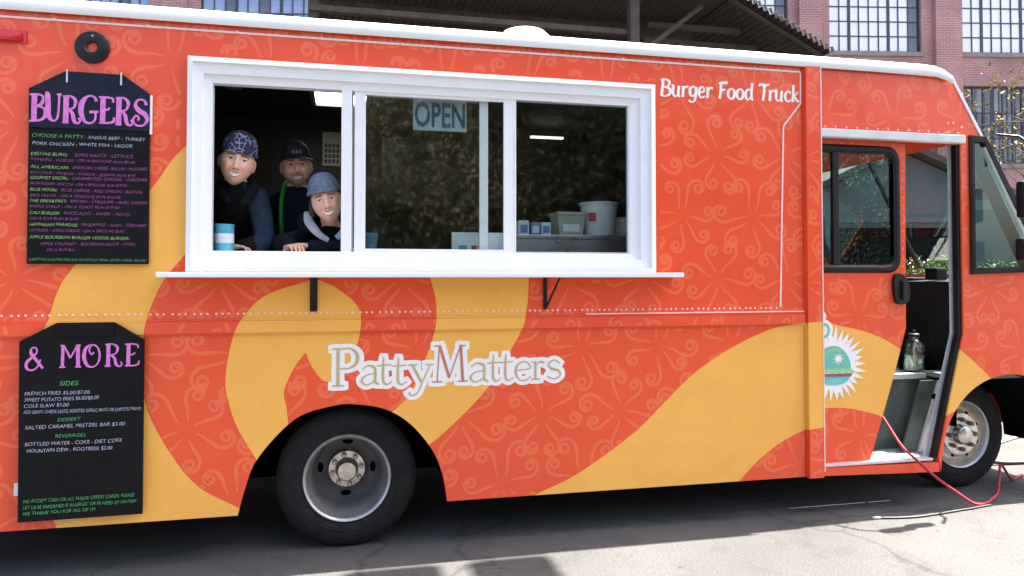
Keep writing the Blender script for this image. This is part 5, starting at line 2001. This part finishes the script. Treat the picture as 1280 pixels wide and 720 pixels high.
def cls3(c):
    if c.z < 1.34:
        return 1
    if c.z > 1.715 and abs(c.x + 0.058) < 0.062 and c.y < 0.31:
        return 2
    return 0


h1 = Matrix.Translation((-0.255, 0.135, 1.592)) @ Matrix.Rotation(R(28), 4, 'Z') @ Matrix.Scale(-1, 4, (1, 0, 0))
h2 = Matrix.Translation((-0.200, 0.150, 1.600)) @ Matrix.Rotation(R(-78), 4, 'Z')
e, M = person('smiling person in a blue knitted beanie leaning on the sill beside the mullion', (0.02, 0.84, FL), hc, R(-2), R(3), R(-13), 1.07, 0.96, False, 'skin_fair', tub,
              ['navy', 'trousers', 'skin_fair'], cls3, ((h1, 0.98), (h2, 0.98)), smile=1.15, fwd=0.055)
hat = headwear('knitted_beanie', M, 0.98, lambda y, x: 0.040 - 0.42 * max(0, y), 0.010, 'knit_blue', e, puff=0.030, rim=0.008, pz=1.5)
mb = MB()
for i in range(9):
    a = -0.9 + i * 0.225
    c_ = M @ Vector((0.093 * math.sin(a), -0.112 * math.cos(a), 0.052))
    mb.lathe_z([(0.0, -0.005), (0.0045, -0.003), (0.0055, 0.0), (0.0045, 0.003), (0.0, 0.005)], 8, 0, tuple(c_))
stuff(mb.build('beanie_studs', 'cap_print', hat))
mb = MB()
hood = crom([(-0.175, 0.195, 1.785, 0.018), (-0.165, 0.165, 1.735, 0.026), (-0.135, 0.143, 1.690, 0.026), (-0.10, 0.138, 1.655, 0.020), (-0.06, 0.142, 1.632, 0.014)], 5)
mb.tube([q[:3] for q in hood], [(q[3], q[3] * 0.5) for q in hood], 10)
hood = crom([(0.045, 0.195, 1.76, 0.018), (0.040, 0.165, 1.72, 0.024), (0.015, 0.145, 1.675, 0.022), (-0.02, 0.142, 1.645, 0.016)], 5)
mb.tube([q[:3] for q in hood], [(q[3], q[3] * 0.5) for q in hood], 10)
build_each(mb, 'hood_lining', 'grey_fleece', e, smooth=60)
mb = MB()
hd = []
for s in range(13):
    a = PI * s / 12
    hd.append((-0.06 - 0.13 * math.cos(a), 0.26 + 0.08 * math.sin(a), 1.73 + 0.02 * math.sin(a)))
mb.tube(hd, [(0.045, 0.06)] * 13, 12)
mb.build('hood', 'navy', e, smooth=60)
mb = MB()
for s, x0 in ((-1, -0.135), (1, 0.0)):
    st = crom([(hc.x + s * 0.070, 0.20, 1.90), (hc.x + s * 0.080, 0.175, 1.83), (hc.x + s * 0.078, 0.185, 1.76)], 4)
    mb.tube(st, [(0.010, 0.016)] * len(st), 8)
build_each(mb, 'hair', 'hair_dark', e, smooth=60)

# ------------------------------------------------------------------ glass jug on the cab floor
o = thing('glass_jug', 'clear glass jug with a narrow neck standing on the cab floor', 'jug', (3.916, 0.45, 0.77))
JP = (3.916, 0.45, 0.771)
mb = MB()
mb.lathe_z([(0, 0.002), (0.062, 0.0), (0.068, 0.010), (0.069, 0.170), (0.066, 0.190), (0.052, 0.215), (0.034, 0.228), (0.031, 0.245), (0.027, 0.245), (0.029, 0.226), (0.048, 0.210), (0.061, 0.188), (0.065, 0.165), (0.064, 0.012), (0.0, 0.008)], 32, 0, JP)
mb.build('bottle', 'jug_glass', o, smooth=40)
mat('water', (0.30, 0.36, 0.34), 0.2, color2=(0.42, 0.47, 0.45), vscale=30, coat=0.5)
mb = MB()
mb.lathe_z([(0.033, 0.2455), (0.036, 0.248), (0.036, 0.262), (0.030, 0.268), (0.012, 0.270), (0.010, 0.290), (0.0, 0.292)], 24, 0, JP)
mb.build('cap', 'black_iron', o, smooth=40)
mb = MB()
mb.lathe_z([(0.0, 0.0095), (0.060, 0.010), (0.0625, 0.02), (0.0632, 0.115), (0.0, 0.1155)], 32, 0, JP)
mb.build('contents', 'water', o, smooth=40)

# ------------------------------------------------------------------ hoses and cables
mat('hose_red', (0.34, 0.025, 0.035), 0.65, spec=0.2, color2=(0.46, 0.06, 0.07), vscale=30)
mat('hose_pale', (0.62, 0.50, 0.48), 0.5, var=0.1, vscale=20)
mat('cable_black', (0.02, 0.02, 0.02), 0.5, var=0.2)


def hose(pts, r, mt, label, cat, name, plug=None):
    P = crom(pts, 10)
    e = thing(name, label, cat, (P[-1][0], P[-1][1], 0))
    mb = MB()
    mb.tube(P, r, 10)
    mb.build('tube', mt, e, smooth=60)
    mb = MB()
    a, b_ = Vector(P[0]), Vector(P[1])
    d = (b_ - a).normalized()
    mb.tube([a - d * 0.04, a - d * 0.035, a, a + d * 0.01], [r * 0.9, r * 1.5, r * 1.5, r * 1.1], 10)
    mb.build('coupling', 'alu', e, smooth=40)
    return e


hose([(3.55, 0.52, 0.64), (3.53, 0.30, 0.50), (3.50, 0.10, 0.36), (3.50, -0.03, 0.296), (3.58, -0.10, 0.20), (3.72, -0.12, 0.10), (3.84, -0.11, 0.030), (3.95, -0.085, 0.013), (4.10, 0.0, 0.013), (4.24, 0.10, 0.013), (4.36, 0.20, 0.10), (4.44, 0.26, 0.14), (4.60, 0.33, 0.02),
      (4.80, 0.42, 0.013), (5.6, 0.75, 0.013), (6.6, 1.0, 0.013)], 0.0085, 'hose_red', 'red hose sagging from the open cab door to the ground', 'hose', 'red_hose')
hose([(4.8, 0.90, 0.06), (5.0, 1.00, 0.013), (5.5, 1.30, 0.013), (6.0, 1.50, 0.013), (6.6, 1.60, 0.013), (7.5, 1.5, 0.013)], 0.012, 'hose_pale', 'pale pink hose on the ground beyond the front wheel', 'hose', 'pale_hose')
hose([(4.75, 0.75, 0.05), (4.95, 0.72, 0.016), (5.3, 0.68, 0.016), (5.8, 0.60, 0.016), (6.6, 0.45, 0.016)], 0.016, 'cable_black', 'thick black cable on the ground in front of the truck', 'cable', 'black_cable')
hose([(3.12, -0.16, 0.007), (3.25, -0.185, 0.007), (3.4, -0.19, 0.007), (3.75, -0.14, 0.007), (3.98, -0.10, 0.007)], 0.006, 'cable_black', 'thin black cable lying along the truck shadow edge by the front wheel', 'cable', 'thin_cable')

# ------------------------------------------------------------------ brick building behind
m = mat('brick', (0.30, 0.13, 0.105), 0.85)
nt = m.node_tree
b = nt.nodes['Principled BSDF']
tc = nt.nodes.new('ShaderNodeTexCoord')
sp = nt.nodes.new('ShaderNodeSeparateXYZ')
cb = nt.nodes.new('ShaderNodeCombineXYZ')
nt.links.new(tc.outputs['Object'], sp.inputs[0])
ad = nt.nodes.new('ShaderNodeMath'); ad.operation = 'ADD'
nt.links.new(sp.outputs['X'], ad.inputs[0]); nt.links.new(sp.outputs['Y'], ad.inputs[1])
nt.links.new(ad.outputs[0], cb.inputs['X']); nt.links.new(sp.outputs['Z'], cb.inputs['Y'])
br = nt.nodes.new('ShaderNodeTexBrick')
br.inputs['Scale'].default_value = 1.0
br.inputs['Brick Width'].default_value = 0.22
br.inputs['Row Height'].default_value = 0.076
br.inputs['Mortar Size'].default_value = 0.007
br.inputs['Color1'].default_value = (0.46, 0.225, 0.215, 1)
br.inputs['Color2'].default_value = (0.38, 0.19, 0.185, 1)
br.inputs['Mortar'].default_value = (0.48, 0.41, 0.40, 1)
nt.links.new(cb.outputs[0], br.inputs['Vector'])
nz = nt.nodes.new('ShaderNodeTexNoise'); nz.inputs['Scale'].default_value = 0.8; nz.inputs['Detail'].default_value = 6
nt.links.new(tc.outputs['Object'], nz.inputs['Vector'])
rp = nt.nodes.new('ShaderNodeValToRGB')
rp.color_ramp.elements[0].position = 0.3; rp.color_ramp.elements[0].color = (0.75, 0.72, 0.72, 1)
rp.color_ramp.elements[1].position = 0.7; rp.color_ramp.elements[1].color = (1.15, 1.1, 1.1, 1)
nt.links.new(nz.outputs['Fac'], rp.inputs['Fac'])
mx = nt.nodes.new('ShaderNodeMix'); mx.data_type = 'RGBA'; mx.blend_type = 'MULTIPLY'; mx.inputs[0].default_value = 1
nt.links.new(br.outputs['Color'], mx.inputs[6]); nt.links.new(rp.outputs['Color'], mx.inputs[7])
nt.links.new(mx.outputs[2], b.inputs['Base Color'])
bp = nt.nodes.new('ShaderNodeBump'); bp.inputs['Strength'].default_value = 0.4; bp.inputs['Distance'].default_value = 0.01; bp.invert = True
nt.links.new(br.outputs['Fac'], bp.inputs['Height']); nt.links.new(bp.outputs[0], b.inputs['Normal'])
mat('stone_sill', (0.26, 0.22, 0.21), 0.8, var=0.15, vscale=6)
mat('sash_steel', (0.045, 0.05, 0.075), 0.5, var=0.2, vscale=5)
mat('pane_pale', (0.86, 0.88, 0.91), 0.06, color2=(0.92, 0.92, 0.94), vscale=0.8, coat=0.6)
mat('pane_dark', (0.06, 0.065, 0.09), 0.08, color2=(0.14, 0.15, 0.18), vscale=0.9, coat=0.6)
mat('pane_grey', (0.16, 0.17, 0.19), 0.1, color2=(0.30, 0.31, 0.33), vscale=0.9, coat=0.6)
mat('pane_blue', (0.20, 0.27, 0.46), 0.1, color2=(0.34, 0.42, 0.60), vscale=0.9, coat=0.6)
mat('concrete', (0.30, 0.29, 0.28), 0.85, var=0.15, vscale=2)

BA = R(-10.83)
B = thing('brick_building', 'red brick factory with large steel framed multi pane windows behind the truck', 'building', (5.19, 18.4, 0), rotz=BA)


def bu(px):
    t = (px - 640) / 930
    return 23 * t / (1 - 0.038 * t)


def bz(px, y):
    return 1.434 + (346 - y) / 930 * (23 + 0.038 * bu(px))


ZU0, ZU1, ZL0, ZL1 = 8.58, 11.05, 5.03, 7.52
wins = [  # x0, x1, z0, z1, column groups, rows, kind
    (bu(1040), bu(1156), ZU0, ZU1, (2, 4, 3), 5, 'pale'),
    (bu(1208), bu(1324), ZU0, ZU1, (2, 4, 3), 5, 'pale'),
    (bu(872), bu(988), ZU0, ZU1, (2, 4, 3), 5, 'pale'),
    (bu(246), bu(392), ZU0, ZU1, (3, 4, 3), 5, 'blue'),
    (bu(66), bu(182), ZU0, ZU1, (2, 4, 3), 5, 'blue'),
    (bu(1208), bu(1324), ZL0, ZL1, (3, 3, 3), 3, 'grey'),
    (bu(1040), bu(1156), ZL0, ZL1, (3, 3, 3), 3, 'grey'),
]
outline = rect(-19, 26, 0, 14)
holes = [rect(w[0], w[1], w[2], w[3]) for w in wins]
local(panel('wall', outline, holes, 0.0, 0.28, [], B, ('brick', 'brick')), B)
mb = MB()
mb.box(-19, 26, 0.30, 0.40, 0, 14)
mb.box(-19, 26, 0.41, 9, 13.6, 14)
build_each(mb, 'inner_wall', 'concrete', B, loc=True)
for c0 in (1028, 1187, 844, 1354, 1522, 214, 46):
    mb = MB()
    half = 0.42 if c0 in (1187, 1354, 1522) else 0.36
    if c0 == 1028:
        c0 = 1014
    mb.box(bu(c0) - half, bu(c0) + half, -0.16, -0.002, 0, 14)
    local(mb.build('pilaster', 'brick', None), B)
for w in wins:
    x0, x1, z0, z1, grp, rows, kind = w
    f = MB()
    fw = 0.05
    f.box(x0, x0 + fw, 0.10, 0.18, z0, z1)
    f.box(x1 - fw, x1, 0.10, 0.18, z0, z1)
    f.box(x0 + fw, x1 - fw, 0.10, 0.18, z0, z0 + fw)
    f.box(x0 + fw, x1 - fw, 0.10, 0.18, z1 - fw, z1)
    wo = local(f.build('window', 'sash_steel', None), B)
    s = MB()
    s.box(x0 - 0.06, x1 + 0.06, -0.05, 0.09, z0 - 0.14, z0 - 0.003)
    local(s.build('sill', 'stone_sill', None), wo)
    nc = sum(grp)
    cw = (x1 - x0 - 2 * fw) / nc
    rh = (z1 - z0 - 2 * fw) / rows
    thick = set()
    acc = 0
    for q in grp[:-1]:
        acc += q
        thick.add(acc)
    bars = MB()
    for k in range(1, nc):
        hw = 0.045 if k in thick else 0.016
        bars.box(x0 + fw + k * cw - hw, x0 + fw + k * cw + hw, 0.105, 0.165, z0 + fw, z1 - fw)
    for k in range(1, rows):
        bars.box(x0 + fw, x1 - fw, 0.112, 0.158, z0 + fw + k * rh - 0.018, z0 + fw + k * rh + 0.018)
    build_each(bars, 'glazing_bar', 'sash_steel', wo, loc=True)
    shared = {}
    for i in range(nc):
        for j in range(rows):
            mt = {'pale': 'pane_pale', 'blue': 'pane_blue', 'grey': 'pane_grey'}[kind]
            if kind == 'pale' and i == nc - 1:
                mt = 'pane_dark'  # deep shade in the last column painted as darker panes
            elif kind == 'grey' and rng.random() < 0.55:
                mt = 'pane_dark'
            elif kind == 'blue' and rng.random() < 0.25:
                mt = 'pane_dark'
            hw, hh = cw / 2 - 0.010, rh / 2 - 0.012
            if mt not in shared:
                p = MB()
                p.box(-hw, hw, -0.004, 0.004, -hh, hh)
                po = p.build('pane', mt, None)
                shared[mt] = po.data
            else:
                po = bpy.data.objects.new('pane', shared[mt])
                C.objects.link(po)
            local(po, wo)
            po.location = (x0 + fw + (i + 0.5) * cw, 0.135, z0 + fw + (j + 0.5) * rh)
            po.rotation_euler = (rng.uniform(-0.012, 0.012), 0, rng.uniform(-0.012, 0.012))
    if kind == 'grey':
        gb = MB()
        for k in range(12):
            xx = x0 + 0.1 + k * (x1 - x0 - 0.2) / 11
            gb.tube([(xx, -0.02, z0 + 0.02), (xx, -0.02, z1 - 0.02)], 0.016, 6)
        gb.tube([(x0 + 0.02, -0.02, (z0 + z1) / 2), (x1 - 0.02, -0.02, (z0 + z1) / 2)], 0.02, 6)
        build_each(gb, 'grille_bar', 'sash_steel', wo, loc=True)

# ------------------------------------------------------------------ loading canopy between truck and building
mat('tin', (0.36, 0.35, 0.34), 0.55, metal=0.2, color2=(0.22, 0.20, 0.18), vscale=3)
mat('tin_shaded', (0.045, 0.038, 0.032), 0.85, color2=(0.028, 0.024, 0.02), vscale=4)  # shade under the canopy put into a darker tin colour
mat('old_beam', (0.05, 0.038, 0.03), 0.85, var=0.3, vscale=6)
K = thing('loading_canopy', 'dark corrugated canopy on posts with sloping right edge behind the truck roof', 'canopy', (4.5, 11.5, 0))


def corr(mb, x0, z0, x1, z1, y0, y1, nw, amp, mi):
    vs, fs = [], []
    n = nw * 8
    L = math.hypot(x1 - x0, z1 - z0)
    nx, nz = -(z1 - z0) / L, (x1 - x0) / L
    for i in range(n + 1):
        t = i / n
        d = amp * math.sin(2 * PI * nw * t)
        for y in (y0, y1):
            for th in (0.0, 0.012):
                vs.append((x0 + (x1 - x0) * t + nx * (d + th), y, z0 + (z1 - z0) * t + nz * (d + th)))
    for i in range(n):
        a, c_ = i * 4, (i + 1) * 4
        fs += [(a, c_, c_ + 2, a + 2), (a + 1, a + 3, c_ + 3, c_ + 1), (a, a + 1, c_ + 1, c_), (a + 2, c_ + 2, c_ + 3, a + 3)]
    mb.add(vs, fs, mi)


mb = MB()
corr(mb, -0.60, 6.96, 7.62, 6.96, 8.9, 15.5, 60, 0.022, 0)
mb.build('flat_roof_sheet', 'tin_shaded', K)
mb = MB()
corr(mb, 7.50, 6.935, 9.56, 5.925, 8.95, 15.5, 17, 0.030, 0)
mb.build('sloping_roof_sheet', 'tin_shaded', K)
mb = MB()
corr(mb, 7.505, 6.962, 9.60, 5.935, 8.86, 8.945, 17, 0.030, 0)
mb.build('edge_flashing', 'tin', K)
mb = MB()
jambz = [(7.3, 6.90), (9.50, 5.83)]
for y in (9.05, 11.5, 14.0):
    b_ = MB()
    jamb(b_, [(7.40, 6.86), (9.45, 5.86)], 0.06, y, y + 0.10)
    mb.add(b_.v, b_.f)
build_each(mb, 'rafter', 'old_beam', K)
for k, (z, y) in enumerate(((6.62, 9.8), (6.36, 10.0), (6.12, 10.2), (6.50, 11.6), (6.22, 12.4))):
    mb = MB()
    mb.box(6.0, 7.5 + (6.90 - z) * 1.95, y, y + 0.10, z - 0.16, z - 0.06)
    mb.build('purlin', 'old_beam', K)
for (x0, x1, y, z0, z1) in ((-0.55, 5.36, 9.05, 6.00, 6.10), (-0.55, 7.4, 10.6, 6.55, 6.75), (-0.55, 7.4, 13.0, 6.3, 6.5)):
    mb = MB()
    mb.box(x0, x1, y, y + 0.14, z0, z1)
    mb.build('beam', 'old_beam', K)
for (x, y) in ((5.38, 9.08), (0.0, 13.0), (9.2, 13.0), (-0.48, 9.5)):
    mb = MB()
    mb.box(x - 0.09, x + 0.09, y - 0.09, y + 0.09, 0, 6.9 if x < 7 else 6.0)
    mb.build('post', 'old_beam', K)
mb = MB()
mb.tube([(5.45, 9.1, 5.6), (6.9, 9.3, 6.75)], 0.05, 6)
mb.tube([(8.9, 11.0, 5.95), (7.6, 11.0, 5.3), (6.2, 11.0, 5.3)], 0.05, 6)
build_each(mb, 'brace', 'old_beam', K)
mb = MB()
mb.box(-0.60, 7.6, 15.5, 15.6, 0, 7.0)
mb.build('back_boarding', 'tin_shaded', K)

# ------------------------------------------------------------------ grey shed seen through the cab
mat('shed_wall', (0.12, 0.125, 0.13), 0.8, var=0.12, vscale=2, bump=0.2, bscale=8)
mat('shed_roof', (0.085, 0.06, 0.055), 0.8, var=0.2, vscale=4)
S = thing('grey_shed', 'low grey shed with brown gable roof and dark door seen through the cab', 'shed', (12.6, 10.6, 0), rotz=R(-14))
mb = MB()
mb.prism_y([(-2.6, 0), (2.6, 0), (2.6, 3.1), (0, 4.3), (-2.6, 3.1)], 0, 4)
local(mb.build('wall', 'shed_wall', None), S)
mb = MB()
for s in (-1, 1):
    vs = [(0, -0.35, 4.34), (0, 4.2, 4.34), (s * 2.95, 4.2, 2.98), (s * 2.95, -0.35, 2.98), (0, -0.35, 4.50), (0, 4.2, 4.50), (s * 2.95, 4.2, 3.12), (s * 2.95, -0.35, 3.12)]
    mb.add(vs, [(0, 1, 2, 3), (4, 7, 6, 5), (0, 3, 7, 4), (1, 5, 6, 2), (2, 6, 7, 3)])
local(mb.build('roof', 'shed_roof', None, fix=True), S)
mb = MB()
for k in range(6):
    mb.box(-1.7, 1.2, -0.05, -0.01, 0.05 + k * 0.42, 0.455 + k * 0.42)
build_each(mb, 'door_slat', 'chassis', S, loc=True)
mb = MB()
mb.box(-1.8, -1.705, -0.08, -0.001, 0, 2.68)
mb.box(1.205, 1.3, -0.08, -0.001, 0, 2.68)
mb.box(-1.8, 1.3, -0.08, -0.001, 2.6805, 2.8)
build_each(mb, 'door_frame', 'shed_wall', S, loc=True)

# ------------------------------------------------------------------ trees and shrubs
mat('bark', (0.09, 0.07, 0.055), 0.9, var=0.3, vscale=14, bump=0.6, bscale=30)
mat('leaf_yellow', (0.42, 0.30, 0.05), 0.6, color2=(0.30, 0.22, 0.05), vscale=3)
mat('leaf_olive', (0.12, 0.11, 0.03), 0.6, color2=(0.18, 0.15, 0.05), vscale=3)
mat('leaf_brown', (0.10, 0.065, 0.03), 0.7, color2=(0.06, 0.04, 0.022), vscale=3)
mat('leaf_tan', (0.20, 0.15, 0.06), 0.8, color2=(0.15, 0.12, 0.05), vscale=3, spec=0.1)
mat('leaf_umber', (0.12, 0.09, 0.055), 0.8, color2=(0.09, 0.075, 0.045), vscale=3, spec=0.1)
mat('leaf_moss', (0.10, 0.10, 0.045), 0.8, color2=(0.13, 0.125, 0.06), vscale=3, spec=0.1)
mat('leaf_fir', (0.018, 0.024, 0.014), 0.8, color2=(0.028, 0.032, 0.02), vscale=3, spec=0.1)
mat('leaf_green', (0.07, 0.14, 0.025), 0.5, color2=(0.13, 0.22, 0.05), vscale=3)
mat('leaf_dark', (0.035, 0.06, 0.018), 0.6, color2=(0.06, 0.08, 0.025), vscale=3)


def tree(name, label, cat, base, h, rx, rz, zc, n, mats, wts, seed, leaf=0.11, clumps=26, trunk=0.16, group=None, centre=(0, 0), twig=True):
    rg = random.Random(seed)
    e = thing(name, label, cat, base, group)
    bx, by, bz_ = base
    cx, cy = bx + centre[0], by + centre[1]
    mb = MB()
    top = Vector((cx, cy, zc + rz * 0.55))
    P = [Vector((bx, by, bz_ - 0.05)), Vector((bx + 0.1 * (cx - bx) + rg.uniform(-.1, .1), by, bz_ + h * 0.25)), Vector(((bx + cx) / 2, (by + cy) / 2, bz_ + h * 0.5)), top]
    mb.tube(crom([tuple(p) for p in P], 4), [trunk * (1.15 - 0.95 * i / 12) for i in range(13)], 9)
    cl = []
    for k in range(clumps):
        while True:
            d = Vector((rg.uniform(-1, 1), rg.uniform(-1, 1), rg.uniform(-1, 1)))
            if 0.35 < d.length < 1:
                break
        c_ = Vector((cx + d.x * rx, cy + d.y * rx, zc + d.z * rz))
        cl.append((c_, rg.uniform(0.20, 0.42) * min(rx, rz)))
        s = P[2].lerp(top, rg.uniform(0.0, 0.8)) if rg.random() < 0.7 else P[1].lerp(P[2], rg.uniform(0.4, 1))
        mid = s.lerp(c_, 0.5) + Vector((rg.uniform(-.15, .15), rg.uniform(-.15, .15), rg.uniform(0.0, .25))) * rx * 0.4
        mb.tube(crom([tuple(s), tuple(mid), tuple(c_)], 4), [trunk * (0.38 - 0.033 * i) for i in range(9)], 6)
        for q in range(3):
            tip = c_ + Vector((rg.uniform(-1, 1), rg.uniform(-1, 1), rg.uniform(-.6, 1))) * rx * 0.28
            mb.tube([tuple(mid.lerp(c_, 0.6)), tuple(tip)], [trunk * 0.10, trunk * 0.03], 5)
    mb.build('trunk', 'bark', e, smooth=60)
    lv = MB()
    for k in range(n):
        c_, r_ = cl[int(rg.random() * len(cl))]
        d = Vector((rg.gauss(0, 1), rg.gauss(0, 1), rg.gauss(0, 0.8)))
        p = c_ + d * r_ * 0.62
        if p.z < 0.1:
            continue
        s = leaf * rg.uniform(0.6, 1.3)
        a = Vector((rg.gauss(0, 1), rg.gauss(0, 1), rg.gauss(0, 0.6))).normalized()
        u = a.orthogonal().normalized()
        w = a.cross(u)
        t = rg.random() * 6.28
        u, w = u * math.cos(t) + w * math.sin(t), w * math.cos(t) - u * math.sin(t)
        f = a * s * 0.18
        lv.add([p - u * s * 0.5, p + w * s * 0.26 + f, p + u * s * 0.5, p - w * s * 0.26 + f], [(0, 1, 2), (0, 2, 3)],
               rg.choices(range(len(mats)), wts)[0])
    lv.build('crown', mats, e)
    return e


tree('yellow_tree', 'thin tree with sparse yellow leaves before the brick wall', 'tree', (19.2, 11.8, 0), 6.6, 2.5, 1.5, 5.75, 900, ['leaf_yellow', 'leaf_olive'], (5, 1), 4, leaf=0.15, clumps=30, trunk=0.05, centre=(-1.1, 0.4))
tree('green_shrub', 'bright green bush beyond the cab, seen through its glass', 'bush', (9.5, 6.0, 0), 1.7, 0.9, 0.62, 1.15, 7000, ['leaf_green', 'leaf_yellow', 'leaf_dark'], (6, 0.8, 2), 8, leaf=0.075, clumps=34, trunk=0.03)
ac = ['leaf_umber', 'leaf_moss', 'leaf_tan', 'leaf_fir']
refl = [((-1.5, -14.5, 0), 'brown autumn tree across the street, leftmost of the row reflected in the panes', 0), ((2.0, -13.2, 0), 'brown autumn tree across the street, reflected below the OPEN sign', 0),
        ((5.9, -13.8, 0), 'dark tree across the street, reflected in the right pane', 1), ((9.6, -13.2, 0), 'dark tree across the street, next to last of the row on the right', 1),
        ((13.8, -15.0, 0), 'dark tree across the street, rightmost of the row', 1)]
for k, (p, lab, dk) in enumerate(refl):
    tree('street_tree', lab, 'tree', p, 6.0, 2.6, 3.0, 3.4, 15000, ac, (1, 1, 0.3, 9) if dk else (3, 3.2, 0.9, 1.0), 30 + k, leaf=0.13, clumps=60, trunk=0.14, group='trees across the street')
for k, (x, lab, dk) in enumerate(((0.5, 'taller brown tree behind the street row, left of its middle', 0), (5.6, 'taller dark tree behind the middle of the street row', 1), (11.0, 'taller dark tree behind the right of the street row', 1))):
    tree('street_tree', lab, 'tree', (x, -18.0, 0), 8.0, 3.6, 3.9, 4.4, 12000, ac, (1, 1, 0.3, 9) if dk else (3, 3, 1, 2), 50 + k, leaf=0.26, clumps=70, trunk=0.2, group='taller trees behind the street row')

# ------------------------------------------------------------------ unseen lamp shape overhead, added to throw two shadows on the road
mat('caster_metal', (0.10, 0.10, 0.10), 0.5, metal=0.4, var=0.1)
SL = thing('shadow_caster', 'unseen two headed lamp shape over the truck, added to cast the shadow below the rear wheel', 'shadow caster', (8.2, -2.6, 0))
mb = MB()
mb.tube(crom([(8.2, -2.6, 0.0), (8.2, -2.6, 5.2), (7.9, -2.4, 6.1), (7.2, -1.9, 6.42), (4.75, -0.22, 6.45)], 6), [0.09 - 0.0022 * i for i in range(25)], 12)
mb.build('pole', 'caster_metal', SL, smooth=60)
mb = MB()
mb.lathe_z([(0.0, 0.0), (0.17, 0.0), (0.18, 0.25), (0.12, 0.55), (0.0, 0.58)], 20, 0, (8.2, -2.6, 0.002))
mb.build('base', 'caster_metal', SL, smooth=40)
for x0, x1 in ((3.80, 4.22), (4.42, 4.78)):
    mb = MB()
    mb.box(x0 - 0.05, x1 - 0.05, -0.20, 0.23, 6.34, 6.52, ch=0.05)
    mb.build('caster_head', 'caster_metal', SL, smooth=50)
mb = MB()
mb.tube([(4.39, -0.10, 6.43), (4.15, -0.10, 6.43)], 0.03, 8)
mb.build('link_arm', 'caster_metal', SL)
